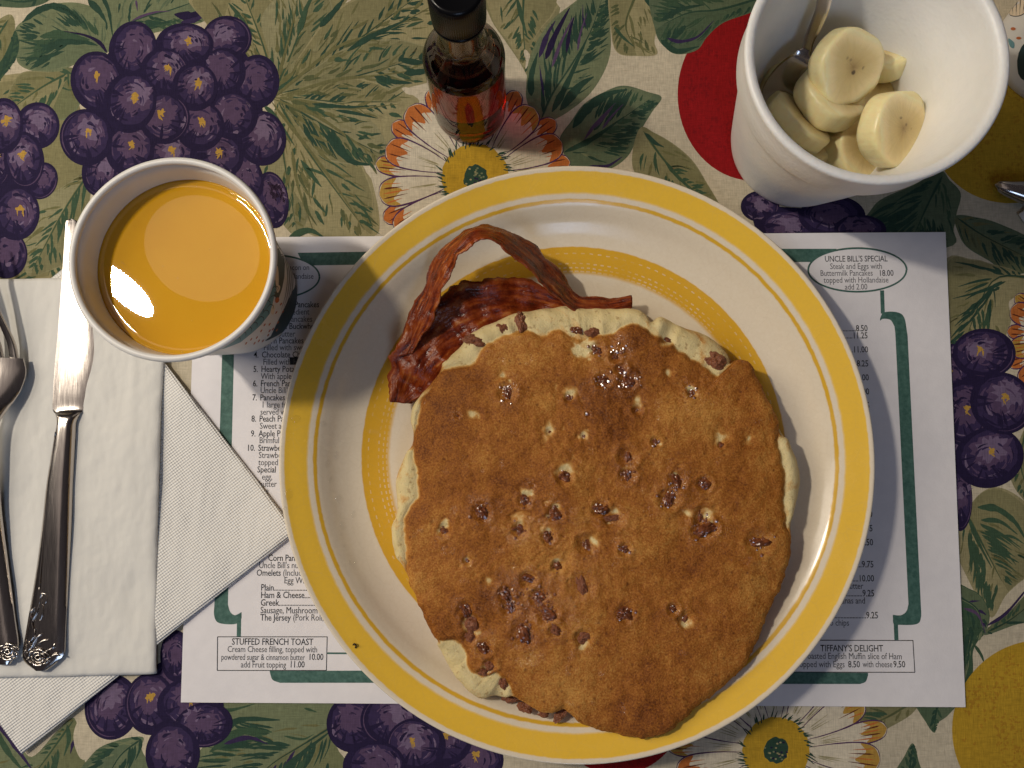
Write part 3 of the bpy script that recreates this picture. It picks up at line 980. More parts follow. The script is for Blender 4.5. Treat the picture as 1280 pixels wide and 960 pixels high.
text("(Includes", 353.5, 715.5, 7.6, INKLIGHT, bold=0.0)
text("Egg White", 355, 725, 7.6, INKLIGHT, bold=0.0)
for s, y in [("Plain............................", 734), ("Ham & Cheese..............", 743.2), ("Greek............................", 752.8), ("Sausage, Mushroom", 762.3), ("The Jersey", 771.4)]:
    text(s, 326 - (y - 734) * .02, y, 7.7, INK, bold=B1)
text("(Pork Roll,", 366, 771.4, 7.7, INKLIGHT, bold=0.0)
text("STUFFED FRENCH TOAST", 340.7, 801.8, 7.6, INK, 'CENTER', B1)
text("Cream Cheese filling, topped with", 340.5, 811.2, 7.2, INKLIGHT, 'CENTER', .0, .78)
text("powdered sugar & cinnamon butter", 276.5, 820.8, 7.2, INKLIGHT, 'LEFT', .0, .69)
text("10.00", 404.5, 820.8, 7.4, INK, 'RIGHT', B1)
text("add Fruit topping", 301, 830.2, 7.4, INKLIGHT, 'LEFT', .0, .76)
text("11.00", 381, 830.2, 7.4, INK, 'RIGHT', B1)
text("UNCLE BILL'S SPECIAL", 1070, 323.2, 7.4, INK, 'CENTER', B1, .78)
text("Steak and Eggs with", 1070, 332.5, 7.4, INKLIGHT, 'CENTER', .0)
text("Buttermilk Pancakes", 1025, 341.2, 7.4, INKLIGHT, 'LEFT', .0, .78)
text("18.00", 1117, 341.0, 7.6, INK, 'RIGHT', B1)
text("topped with Hollandaise", 1070, 349.6, 7.4, INKLIGHT, 'CENTER', .0)
text("add 2.00", 1070, 358.2, 7.4, INKLIGHT, 'CENTER', .0)
text("Bacon on", 372, 334, 7.0, INKLIGHT, 'CENTER', .0)
text("Hollandaise", 374, 345, 7.0, INKLIGHT, 'CENTER', .0)
for s, y in [("..............8.50", 410), ("..............11.25", 419), ("..............11.00", 436.5), ("..............8.25", 454), ("..............11.00", 471.5), ("..............9.00", 489), ("..............9.75", 506.5),
             ("..............9.00", 525), ("..............8.50", 632), ("..............9.50", 642), ("..............9.75", 660), ("..............9.50", 677.5), ("..............9.75", 705), ("..............10.00", 722.6), ("....................9.25", 741.2), ("..............................9.25", 768.7)]:
    xx = 1084.5 + (y - 410) * .026 + (4 if y > 760 else 0)
    text(s, xx, y, 7.7, INK, 'RIGHT', B1)
text("butter", 1079, 732, 7.4, INKLIGHT, 'RIGHT', .0)
text("bananas and", 1081.5, 750.4, 7.4, INKLIGHT, 'RIGHT', .0)
text("potato chips", 1061.5, 778, 7.4, INKLIGHT, 'RIGHT', .0)
text("TIFFANY'S DELIGHT", 1064.5, 810, 7.6, INK, 'CENTER', B1)
text("Toasted English Muffin slice of Ham", 1127.5, 820, 7.4, INKLIGHT, 'RIGHT', .0)
text("9.50", 1131.5, 830, 7.5, INK, 'RIGHT', B1)
text("with cheese", 1115.5, 830, 7.4, INKLIGHT, 'RIGHT', .0, .72)
text("8.50", 1075, 830, 7.5, INK, 'RIGHT', B1)
text("topped with Eggs", 1056, 830, 7.4, INKLIGHT, 'RIGHT', .0)

# ------------------------------------------------------------------ napkins
def emboss_mat(name, rot, col, dots=True):
    t = NT(name)
    pos = t.mapped(t.pos(), (1, 1, 1), (0, 0, rot))
    big = t.noise(45, t.pos(), 3.0)
    fine = t.noise(1800, t.pos(), 2.0)
    h = t.math('MULTIPLY', fine, .25)
    if dots:
        sp = t.n("SeparateXYZ", {0: pos})
        a = t.math('SINE', t.math('MULTIPLY', sp.outputs[0], 2 * math.pi / .00165))
        b = t.math('SINE', t.math('MULTIPLY', sp.outputs[1], 2 * math.pi / .00165))
        h = t.math('ADD', h, t.math('MULTIPLY', t.math('MULTIPLY', a, b), .55))
    h = t.math('ADD', h, t.math('MULTIPLY', big, 5.0 if not dots else 1.0))
    t.bs(Base_Color=t.mix(big, tuple(c * .95 for c in col) + (1,), col + (1,)), Roughness=.9)
    t.b.inputs["Specular IOR Level"].default_value = .15
    rip = t.bump(t.noise(26, t.mapped(t.pos(), (1.6, .7, 1)), 3.0), .6, .005)
    t.bump(h, .75 if dots else .6, .0006, rip)
    return t.m


NAPS = emboss_mat("smooth_tissue", 0, (.70, .685, .645), False)


def slab(name, fn, n, m, thick, mat, parent=None, loc=(0, 0, 0)):
    """thin sheet from fn(u, v) -> (x, y, z top)"""
    top = [fn(i / (n - 1), j / (m - 1)) for i in range(n) for j in range(m)]
    V = [(p[0] - loc[0], p[1] - loc[1], p[2] - loc[2]) for p in top] + [(p[0] - loc[0], p[1] - loc[1], p[2] - thick - loc[2]) for p in top]
    F = grid_faces(n, m) + grid_faces(n, m, off=n * m, flip=True)
    rim = [i * m for i in range(n)] + [(n - 1) * m + j for j in range(1, m)] + [i * m + m - 1 for i in range(n - 2, -1, -1)] + [j for j in range(m - 2, 0, -1)]
    for a, b in zip(rim, rim[1:] + rim[:1]):
        F.append((a, b, b + n * m, a + n * m))
    o = mesh_obj(name, V, F, mat, parent, True, loc if parent is None else None)
    bm = bmesh.new()
    bm.from_mesh(o.data)
    bmesh.ops.recalc_face_normals(bm, faces=bm.faces)
    bm.to_mesh(o.data)
    bm.free()
    return o


C0, C1 = P(372, 664, PZ), P(30, 941, PZ)
e1 = C1 - C0
e2 = Vector((e1.y, -e1.x, 0)).normalized() * .165
if e2.x > 0:
    e2 = -e2
NAP1Z = PZ + .0016
NAPD = emboss_mat("embossed_tissue", math.radians(8), (.82, .80, .76), True)


def nap1(u, v):
    p = C0 + e1 * u + e2 * v
    z = NAP1Z + .0004 * float(fbm(p.x * 40, p.y * 40, 3, 2)) + .0005 * math.exp(-((u - .0) / .06) ** 2)
    return (p.x, p.y, z)


o = slab("paper_napkin", nap1, 70, 70, .0005, NAPD, None, (C0.x, C0.y, PZ))
tag(o, "dotted embossed white paper napkin turned diagonally, its corner under the plate", "napkin", "paper napkins under the cutlery")
# the layer folded back underneath it, seen as the second edge
o2 = slab("under_ply", lambda u, v: (lambda p: (p.x, p.y, NAP1Z - .0007))(C0 + Vector((-.0012, -.0004, 0)) + e1 * (u * .985 + .006) + e2 * (v * .98 + .012)), 8, 8, .0004, NAPD, o, (C0.x, C0.y, PZ))

NAP2Z = NAP1Z + .0024
ul, ur, lr, ll = P(-130, 349, NAP2Z), P(206, 346, NAP2Z), P(191, 844, NAP2Z), P(-130, 852, NAP2Z)


def nap2(u, v, dz=0.0, inset=0.0):
    p = (ul * (1 - u) + ur * u) * (1 - v) + (ll * (1 - u) + lr * u) * v
    ex = .0003 * math.sin(v * 7) * u + .0004 * float(vnoise(v * 6, 2.2, 4)) * u ** 4
    ed = min(u + 10, 1 - u, 10)
    drop = .0012 * math.exp(-(1 - u) / .012) + .0010 * math.exp(-(1 - v) / .010) + .0010 * math.exp(-v / .012)
    wr = .0011 * float(fbm(p.x * 30, p.y * 16, 9, 3)) + .0007 * math.exp(-((u - .885 - .012 * math.sin(v * 3)) / .018) ** 2) * max(0, 1 - v * 1.3)
    return (p.x + ex, p.y, NAP2Z + wr - drop + dz)


o = slab("paper_napkin", nap2, 110, 120, .0004, NAPS, None, (lr.x, lr.y, NAP1Z))
tag(o, "smooth folded white paper napkin lying flat beneath the knife and fork", "napkin", "paper napkins under the cutlery")
slab("under_ply", lambda u, v: (lambda q: (q[0] - .0006, q[1] + .0003, q[2]))(nap2(u, v, -.0016)), 60, 60, .0004, NAPS, o, (lr.x, lr.y, NAP1Z))

# corner of another napkin at the right edge of the picture
q0 = P(1273, 268, CZ + .001)
o = slab("paper_napkin", lambda u, v: (q0.x + .08 * (u * .80 + v * .55), q0.y + .08 * (u * .58 - v * .78), CZ + .0012 + .0003 * math.sin(u * 9 + v * 5)), 16, 16, .0006, NAPS, None, (q0.x, q0.y, CZ))
tag(o, "corner of a white paper napkin poking in at the right edge", "napkin")
# ------------------------------------------------------------------ dinner plate
PC = P(721, 569, .024)
PLATE_Z = PZ + 1e-4
PROF = crom([(0, .0046), (.04, .0046), (.075, .0049), (.090, .0058), (.099, .0078), (.1055, .0112), (.110, .0152), (.1133, .0178), (.118, .0200), (.1235, .0222), (.1262, .0234),
             (.1274, .0236), (.1279, .0229), (.1268, .0216), (.120, .0172), (.1135, .0135), (.105, .0070), (.095, .0030), (.083, .0014), (.080, .0000), (.0765, .0000), (.0745, .0012), (.070, .0018), (0, .0018)], 6)
_pr = np.array([p for p in PROF[:60]])


def plate_z(r):
    """height of the plate's upper face at radius r (above its foot)"""
    k = int(np.argmax(PROF[:, 0]))
    return float(np.interp(r, PROF[:k, 0], PROF[:k, 1]))


t = NT("cream_glazed_ironstone")
ob = t.obj()
sp = t.n("SeparateXYZ", {0: ob})
r = t.math('SQRT', t.math('ADD', t.math('POWER', sp.outputs[0], 2.0), t.math('POWER', sp.outputs[1], 2.0)))
wob = t.noise(260, ob, 2.0)
r = t.math('ADD', r, t.math('MULTIPLY', t.math('SUBTRACT', wob, .5), .0007))
ang = t.math('ARCTAN2', sp.outputs[1], sp.outputs[0])
W = (.76, .665, .52, 1)
Y = lin(220, 178, 60, 1.16)
Y2 = lin(212, 166, 46, 1.05)
R0 = .13
Y3 = lin(206, 158, 44, 1.1)
cr = t.ramp(t.math('DIVIDE', r, R0), [(0, W), (.0828 / R0, W), (.0845 / R0, Y3), (.0955 / R0, Y3), (.0958 / R0, W), (.1128 / R0, W), (.1131 / R0, Y2), (.1143 / R0, Y2), (.1146 / R0, W), (.1166 / R0, W),
                                      (.1169 / R0, Y), (.1255 / R0, Y), (.1259 / R0, W), (1, W)])


def dotted(rad, wid, nn, thr):
    a = t.math('GREATER_THAN', t.math('SINE', t.math('MULTIPLY', ang, nn)), thr)
    b = t.math('LESS_THAN', t.math('ABSOLUTE', t.math('SUBTRACT', r, rad)), wid)
    return t.math('MULTIPLY', a, b)


dots = t.math('MAXIMUM', dotted(.0928, .00028, 150, .2), dotted(.0882, .00030, 170, .1))
dots = t.math('MAXIMUM', dots, dotted(.0862, .0003, 200, -.1))
dots = t.math('MAXIMUM', dots, dotted(.0846, .0003, 200, -.5))
spk = t.noise(700, ob, 3.0)
dots = t.math('MULTIPLY', dots, t.ramp(t.noise(60, ob, 2.0), [(.36, 0.0), (.6, 1.0)]))
col = t.mix(t.math('MULTIPLY', dots, .5), cr, W)
col = t.mix(t.ramp(spk, [(.3, .0), (.8, .22)]), col, t.mix(.5, col, (.42, .28, .08, 1)))
vor = t.n("TexVoronoi", {"Scale": 130.0, "Vector": ob}, feature='DISTANCE_TO_EDGE')
crk = t.ramp(vor.outputs["Distance"], [(0.0, .10), (.02, 0.0)])
col = t.mix(crk, col, (.45, .36, .25, 1))
t.bs(Base_Color=col, Roughness=t.ramp(t.noise(70, ob, 5.0), [(.35, .12), (.7, .30)]))
t.b.inputs["Specular IOR Level"].default_value = .42
t.bump(t.noise(90, ob, 2.0), .10, .0006)
PLATEMAT = t.m
plate = lathe("dinner_plate", list(map(tuple, PROF)), PLATEMAT, None, 160, (PC.x, PC.y, PLATE_Z))
tag(plate, "cream dinner plate with yellow bands holding pancakes and bacon", "plate")

# ------------------------------------------------------------------ pancakes
BR = [(521, 531), (526, 505), (534, 490), (556, 462), (590, 453), (609, 431), (640, 416), (665, 414), (680, 420), (696, 409), (712, 418), (730, 424), (752, 418), (770, 415), (777, 409), (790, 405), (805, 407), (817, 417), (840, 427),
      (850, 437), (870, 450), (884, 460), (900, 470), (917, 452), (937, 452), (950, 477), (962, 500), (974, 528), (975, 560), (982, 600), (981, 637), (987, 672), (986, 705), (975, 737), (967, 752), (947, 802), (932, 830), (920, 845), (877, 880),
      (852, 900), (822, 919), (785, 920), (755, 915), (725, 902), (705, 888), (687, 892), (662, 882), (647, 870), (635, 857), (620, 842), (604, 848), (588, 838), (580, 815), (570, 803), (545, 797), (527, 762), (514, 732), (505, 685), (507, 642),
      (519, 626), (522, 605), (517, 562)]
OU = [(514, 550), (514, 522), (522, 496), (545, 468), (556, 450), (574, 436), (590, 414), (615, 405), (643, 393), (687, 386), (712, 384), (752, 386), (793, 387), (806, 395), (813, 404), (825, 397), (850, 408), (885, 421), (906, 440), (914, 456),
      (938, 453), (951, 478), (963, 501), (976, 535), (991, 570), (998, 597), (996, 615), (990, 637), (991, 672), (987, 706), (976, 738), (968, 753), (948, 803), (933, 831), (921, 846), (878, 881), (853, 901), (823, 920), (785, 921), (754, 916), (724, 904), (704, 890),
      (686, 894), (660, 885), (640, 872), (620, 868), (600, 871), (580, 856), (562, 833), (550, 808), (537, 793), (524, 764), (508, 722), (494, 690), (490, 662), (498, 637), (496, 602), (504, 577)]
PKC = P(748, 655, .024)
PALE_SPOTS = [(688, 537, 12), (730, 545, 10), (705, 586, 13), (697, 702, 12), (714, 490, 14), (797, 500, 9), (628, 468, 8), (590, 518, 11), (650, 655, 11), (686, 662, 10), (656, 616, 8), (902, 549, 9), (820, 552, 7), (860, 642, 7), (588, 782, 13), (729, 806, 8),
              (555, 656, 8), (737, 432, 16), (722, 440, 12), (610, 836, 10), (898, 458, 14), (845, 596, 8), (884, 645, 9), (584, 700, 7), (866, 488, 8), (742, 676, 10), (938, 548, 6), (694, 633, 7), (770, 640, 8), (836, 424, 9), (612, 726, 7), (857, 777, 8), (836, 465, 6)]
PECANS = [  # x, y, long, short (photo pixels), turn, tone
    (602, 640, 20, 13, 1.4, 1), (656, 626, 15, 11, 1.2, 1), (694, 642, 18, 12, .9, 1), (650, 663, 17, 12, 1.0, 1), (686, 672, 16, 12, 1.2, 1), (555, 664, 15, 11, .3, 0), (706, 595, 20, 15, .9, 0), (751, 637, 19, 14, .2, 1), (767, 648, 24, 8, -.05, 2),
    (733, 681, 22, 11, 1.3, 0), (727, 732, 28, 12, 1.2, 2), (781, 687, 14, 9, .5, 1), (697, 708, 14, 10, 1.0, 1), (632, 742, 17, 12, 1.2, 1), (637, 758, 20, 9, 1.5, 1), (674, 747, 20, 14, .8, 1), (685, 767, 22, 14, .7, 1), (660, 724, 18, 11, .2, 1), (584, 702, 10, 8, .3, 0),
    (785, 571, 22, 11, 1.4, 0), (785, 594, 18, 10, 1.5, 1), (820, 552, 12, 8, .5, 1), (847, 602, 20, 12, 1.1, 1), (881, 605, 17, 13, .3, 1), (836, 624, 24, 13, 1.8, 1), (877, 645, 20, 8, 1.5, 0), (880, 662, 26, 13, -.35, 1), (891, 660, 15, 12, .2, 1),
    (950, 679, 28, 12, .05, 1), (582, 763, 18, 12, 1.3, 1), (589, 779, 20, 16, 1.2, 2), (587, 797, 16, 13, 1.0, 2), (605, 811, 17, 12, .7, 1), (655, 792, 28, 15, 1.4, 1), (694, 787, 15, 12, .7, 2), (729, 797, 18, 14, 0, 2), (782, 767, 20, 16, .4, 1),
    (612, 833, 15, 11, .8, 2), (629, 857, 14, 10, 1.2, 2), (842, 762, 14, 11, 1.0, 0), (857, 774, 16, 9, 2.1, 0), (747, 437, 16, 11, .4, 1), (770, 446, 13, 9, .9, 0), (777, 462, 14, 9, .9, 0), (785, 476, 20, 12, .6, 1), (754, 475, 18, 12, .1, 1),
    (634, 490, 21, 9, 1.4, 1), (866, 491, 11, 7, 1.2, 1), (835, 422, 17, 8, .5, 0), (742, 414, 17, 12, .1, 2), (722, 412, 15, 9, .3, 0), (897, 449, 23, 19, .5, 2), (604, 842, 12, 9, .2, 2), (687, 540, 9, 6, .2, 0), (735, 518, 7, 5, .4, 1),
    (593, 426, 25, 15, .15, 2), (630, 409, 16, 11, .5, 2), (652, 403, 24, 15, 1.4, 2), (730, 545, 8, 6, 0, 0), (797, 512, 12, 5, 1.5, 0), (712, 497, 12, 7, .2, 1), (902, 556, 8, 6, .1, 1), (572, 520, 7, 5, 0, 0)]
EDGE_PECANS = [(639, 874, 19, 9, .1, 2, .017), (657, 885, 17, 12, .4, 2, .0195), (679, 892, 12, 8, .2, 2, .0205), (700, 893, 20, 12, 2.2, 2, .0205)]


SYRUP = [(640, 742, 18), (676, 748, 20), (655, 790, 15), (687, 768, 14), (785, 476, 16), (755, 476, 14), (650, 664, 12), (692, 645, 12), (842, 606, 14), (884, 655, 14), (600, 640, 10), (640, 760, 12), (770, 440, 14), (866, 490, 10)]


def polar_radius(pts, z, th, centre):
    w = PA(crom(pts, 5, True), z) - np.array([centre.x, centre.y])
    a = np.arctan2(w[:, 1], w[:, 0])
    r = np.hypot(w[:, 0], w[:, 1])
    o = np.argsort(a)
    a, r = a[o], r[o]
    return np.interp(th, np.concatenate([a - 2 * np.pi, a, a + 2 * np.pi]), np.concatenate([r, r, r]))


t = NT("griddled_batter")
pos = t.pos()
br = t.n("Attribute", attribute_name="brown").outputs["Fac"]
gr = t.noise(1300, pos, 3.0, .7)
wet = t.n("Attribute", attribute_name="wet").outputs["Fac"]
mid = t.noise(130, pos, 4.0, .6)
lrg = t.noise(28, pos, 3.0)
edge = t.math('ADD', br, t.math('MULTIPLY', t.math('SUBTRACT', mid, .5), .75))
edge = t.math('ADD', edge, t.math('MULTIPLY', t.math('SUBTRACT', gr, .5), .35))
fac = t.ramp(edge, [(.28, 0.), (.66, 1.)])
tanf = t.ramp(edge, [(.10, 0.), (.42, 1.)])
tone = t.math('ADD', t.math('MULTIPLY', gr, .76), t.math('ADD', t.math('MULTIPLY', mid, .38), t.math('MULTIPLY', lrg, .70)))
tone = t.math('SUBTRACT', tone, .26)
glim = t.ramp(t.noise(2100, pos, 2.0), [(.66, 0.), (.76, .28)])
brown = t.ramp(tone, [(.34, lin(78, 37, 12, .85)), (.52, lin(134, 75, 25, .85)), (.68, lin(168, 103, 38, .88)), (.94, lin(206, 150, 74, .92))])
pale = t.mix(mid, lin(190, 168, 112, 1.1), lin(222, 206, 160, 1.15))
pale = t.mix(t.math('MULTIPLY', t.ramp(t.noise(420, pos, 3.0), [(.60, 0.), (.70, 1.)]), .55), pale, lin(140, 100, 52))
fleck = t.ramp(t.noise(330, pos, 2.0), [(.70, 0.), (.76, 1.)])
brown = t.mix(t.math('MULTIPLY', fleck, .35), brown, lin(92, 46, 22))
brown = t.mix(glim, brown, lin(218, 166, 98))
pore = t.n("TexVoronoi", {"Scale": 230.0, "Vector": pos})
brown = t.mix(t.ramp(pore.outputs["Distance"], [(.06, .55), (.20, 0.)]), brown, lin(84, 40, 15))
pale = t.mix(tanf, pale, lin(196, 146, 78, 1.05))
t.bs(Base_Color=t.mix(fac, pale, brown), Roughness=t.math('SUBTRACT', t.ramp(mid, [(.3, .48), (.7, .64)]), t.math('MULTIPLY', wet, .40)))
t.b.inputs["Specular IOR Level"].default_value = .20
t.b.inputs["Subsurface Weight"].default_value = .06
t.b.inputs["Subsurface Radius"].default_value = (.004, .002, .0008)
t.b.inputs["Subsurface Scale"].default_value = .5
t.bump(t.math('ADD', t.math('MULTIPLY', gr, .5), t.math('MULTIPLY', mid, .8)), .7, .0012)
t.set(t.b.inputs['Coat Weight'], t.math('MULTIPLY', wet, .5))
t.b.inputs['Coat Roughness'].default_value = .10
t.set(t.b.inputs['Coat Normal'], t.b.inputs['Normal'].links[0].from_socket)
BATTER = t.m


def pancake(name, br_pts, ou_pts, zt, z_low, z_under, label, spots, pits, brown_all=False):
    NT_, NR = 600, 150
    th = np.linspace(-np.pi, np.pi, NT_, endpoint=False)
    rb = polar_radius(br_pts, zt - .002, th, PKC)
    rs = polar_radius(ou_pts, zt - .002, th, PKC)
    wide = np.clip((rs - rb - .0006) / .0025, 0, 1)
    ro = rb + .0003 + wide * (polar_radius(ou_pts, z_low, th, PKC) - rb)
    cyc = np.stack([np.cos(th), np.sin(th)], 1)
    rb = rb + .0007 * fbm(cyc[:, 0] * 26 + 7, cyc[:, 1] * 26, 2, 3)
    ro = np.maximum(ro, rb + .0003) + .0003 * fbm(cyc[:, 0] * 20, cyc[:, 1] * 20 + 4, 6, 2)
    X, Yc, Z, BRN = [], [], [], []
    ccx, ccy = PKC.x, PKC.y
    sp = [(P(x, y, zt), rr * PXM * .93) for x, y, rr in spots]
    pt = [(P(x, y, zt), l * PXM * .5 * .93) for x, y, l in pits]
    fr = np.concatenate([np.linspace(0, .97, NR - 40), np.linspace(.972, 1.0, 40)])
    under = np.empty(NT_)
    for i in range(NT_):
        gx, gy = ccx + ro[i] * cyc[i, 0] - PC.x, ccy + ro[i] * cyc[i, 1] - PC.y
        under[i] = max(z_under, PLATE_Z + plate_z(min(math.hypot(gx, gy), .127)) + .0006)
    rr = fr[:, None] * rb[None]
    x = ccx + rr * cyc[None, :, 0]
    y = ccy + rr * cyc[None, :, 1]
    rl = np.maximum(under + .0052, zt - .0016)
    z = zt + (rl - zt)[None] * fr[:, None] ** 6 + .0007 * fbm(x * 55, y * 55, 21, 3) + .00022 * fbm(x * 420, y * 420, 31, 3)
    z = z - .0013 * np.clip((fr[:, None] - .96) / .04, 0, 1) ** 2
    b = np.ones_like(x)
    wt = np.zeros_like(x)
    for wx_, wy_, wr_ in SYRUP:
        p = P(wx_, wy_, zt)
        wt += 1.1 * np.exp(-(((x - p.x) ** 2 + (y - p.y) ** 2) / (wr_ * PXM) ** 2) * (1 + .8 * fbm(x * 240, y * 240, 91, 2)) ** 2)
    for p, r0 in sp:
        d2 = ((x - p.x) ** 2 + (y - p.y) ** 2) / (r0 * r0)
        d2 = d2 * (1 + .55 * fbm(x * 330 + p.x * 900, y * 330, 61, 3)) ** 2
        b -= .92 * np.exp(-d2 * 1.7)
        z -= .0009 * np.exp(-d2 * 1.1)
    for p, r0 in pt:
        d = np.sqrt((x - p.x) ** 2 + (y - p.y) ** 2) / r0
        z += .0005 * np.exp(-((d - 1.4) / .4) ** 2) - .0011 * np.exp(-(d / 1.0) ** 2)
        b -= .30 * np.exp(-((d - 1.1) / .35) ** 2) * np.clip(fbm(x * 260, y * 260, 71, 2) + .3, 0, 1)
        wt += np.exp(-(d / 1.5) ** 2) * np.clip(.7 + fbm(x * 200, y * 200, 77, 2), 0, 1)
    if brown_all:
        b[:] = 1
    b = np.minimum(b, 1.25 - 1.0 * np.clip((fr[:, None] - .955) / .045, 0, 1) ** 1.5 * wide[None])
    rows = [(x[k], y[k], z[k], b[k]) for k in range(len(fr))]
    zb = z[-1]
    for s in np.linspace(.06, 1, 16):                   # pale shoulder from the browned edge to the widest line
        r1 = rb + (ro - rb) * math.sin(s * math.pi / 2)
        lowz = np.minimum(np.maximum(under + .0022, z_low - .004), zb - .0006)
        zz = zb + (lowz - zb) * (1 - math.cos(s * math.pi / 2)) + wide * (.0016 * math.sin(s * math.pi)) + wide * .0004 * fbm(cyc[:, 0] * 12 + s * 2, cyc[:, 1] * 12, 8, 2)
        rows.append((ccx + r1 * cyc[:, 0], ccy + r1 * cyc[:, 1], zz, wide * (-.05 + .30 * fbm(cyc[:, 0] * 16 + s * 3, cyc[:, 1] * 16, 15, 3)) + (1 - wide) * 1.0))
    for s in np.linspace(.15, 1, 6):                    # tuck under
        r1 = ro * (1 - .06 * s)
        zz = rows[-1][2] * (1 - s * .5) + under * s * .5 if s < 1 else under
        rows.append((ccx + r1 * cyc[:, 0], ccy + r1 * cyc[:, 1], zz, wide * .1 + (1 - wide)))
    rows.append((ccx + ro * .55 * cyc[:, 0], ccy + ro * .55 * cyc[:, 1], np.full(NT_, z_under), np.full(NT_, 1.0)))
    rows.append((ccx + ro * .02 * cyc[:, 0], ccy + ro * .02 * cyc[:, 1], np.full(NT_, z_under), np.full(NT_, 1.0)))
    M = len(rows)
    A = np.stack([np.stack(r_, 1) for r_ in rows], 0)    # M x NT x 4
    base = Vector((ccx, ccy, z_under))
    verts = A[..., :3].reshape(-1, 3) - np.array(base)
    o = mesh_obj(name, verts, grid_faces(M, NT_, cv=True), BATTER, None, True, base)
    at = o.data.attributes.new("brown", 'FLOAT', 'POINT')
    at.data.foreach_set("value", A[..., 3].astype(np.float32).ravel())
    at = o.data.attributes.new("wet", 'FLOAT', 'POINT')
    ww = np.zeros((M, NT_), np.float32)
    ww[:len(fr)] = np.clip(wt, 0, 1)
    at.data.foreach_set("value", ww.ravel())
    tag(o, label, "pancake", "stacked pancakes")

    def surf(px, py):
        p = P(px, py, zt)
        dx, dy = p.x - ccx, p.y - ccy
        rr_, aa = math.hypot(dx, dy), math.atan2(dy, dx)
        i = int((aa + math.pi) / (2 * math.pi) * NT_) % NT_
        if rr_ <= rb[i]:
            k = int(np.argmin(np.abs(fr - rr_ / rb[i])))
        else:
            k = len(fr) + int(min(15, 16 * (rr_ - rb[i]) / max(ro[i] - rb[i], 1e-4)))
        return p.x, p.y, float(A[k, i, 2])
    return o, surf


# lower cake peeps out at the left, the bottom left and the right
shift = lambda pts, dx, dy, k: [(748 + (x - 748) * k + dx, 655 + (y - 655) * k + dy) for x, y in pts]
LOWZ = PLATE_Z + .0052
lowcake, _ = pancake("pancake", shift(BR, 2, -8, .955), shift(OU, 4, -10, .962), LOWZ + .0085, LOWZ + .005, LOWZ, "lower pancake, mostly hidden, its edge showing beneath the top one", [], [], True)
TOPC = LOWZ + .0215
topcake, surf = pancake("pancake", BR, OU, TOPC, LOWZ + .0125, LOWZ + .0092, "large golden brown pancake on top, studded with glossy pecan pieces", PALE_SPOTS,
                        [(a, b, c) for a, b, c, *_ in PECANS])

# pecan pieces
t = NT("toasted_pecan")
ob = t.obj()
f = t.noise(1.6, ob, 4.0)
tone = t.n("ObjectInfo").outputs["Random"]
c = t.mix(t.ramp(f, [(.3, 0.), (.7, 1.)]), lin(66, 29, 14, 1.0), lin(146, 82, 42, 1.0))
t.bs(Base_Color=c, Roughness=.26, IOR=1.5)
t.b.inputs["Specular IOR Level"].default_value = 1.0
PECAN = t.m
t = NT("dry_pecan")
ob = t.obj()
f = t.noise(2.2, ob, 4.0)
t.bs(Base_Color=t.mix(f, lin(82, 40, 24, 1.1), lin(158, 98, 64, 1.1)), Roughness=.34)
t.bump(t.noise(6, ob, 3.0), .7, .0008)
PECAN2 = t.m
pmeshes = []
for s in range(7):
    n, m = 28, 19
    V = []
    for i in range(n):
        for j in range(m):
            a, b = 2 * math.pi * i / n, math.pi * j / (m - 1)
            k = 1 + .34 * float(fbm(math.cos(a) * math.sin(b) * 1.9 + s * 7, math.sin(a) * math.sin(b) * 1.9 + math.cos(b) * 2.1, 40 + s, 3)) + .07 * float(vnoise(i * 1.7, j * 1.7, s))
            gro = 1 - .30 * math.exp(-((math.sin(a)) / .22) ** 2) * (1 if s % 2 else .3)
            V.append((math.cos(b) * k, math.cos(a) * math.sin(b) * k, math.sin(a) * math.sin(b) * k * gro))
    me = bpy.data.meshes.new("pecan_piece")
    me.from_pydata(V, [], grid_faces(n, m, cu=True))
    bm = bmesh.new()
    bm.from_mesh(me)
    bmesh.ops.remove_doubles(bm, verts=bm.verts, dist=1e-5)
    bmesh.ops.recalc_face_normals(bm, faces=bm.faces)
    bm.to_mesh(me)
    bm.free()
    pmeshes.append(me)


def pecan(x, y, l, s, rot, tone, i, z=None):
    me = pmeshes[i % 7].copy() if False else pmeshes[i % 7]
    o = bpy.data.objects.new("pecan_piece", me)
    if not me.materials:
        me.materials.append(PECAN)
    o.parent = topcake
    if z is None:
        wx, wy, wz = surf(x, y)
    else:
        p = P(x, y, z)
        wx, wy, wz = p.x, p.y, z
    k = PXM * .93 * .5
    b = topcake.location
    o.location = (wx - b.x, wy - b.y, wz - b.z + (-.0001 if tone != 0 else -.0006) * (l / 16))
    o.rotation_euler = (U(-.4, .4), U(-.15, .15), -rot)
    o.scale = (l * k, s * k, s * k * .75)
    COL.objects.link(o)
    if tone == 2:
        o.material_slots[0].link = 'OBJECT'
        o.material_slots[0].material = PECAN2


for i, a in enumerate(PECANS):
    pecan(*a, i)
for i, a in enumerate(EDGE_PECANS):
    pecan(*a[:6], i, PLATE_Z + a[6])

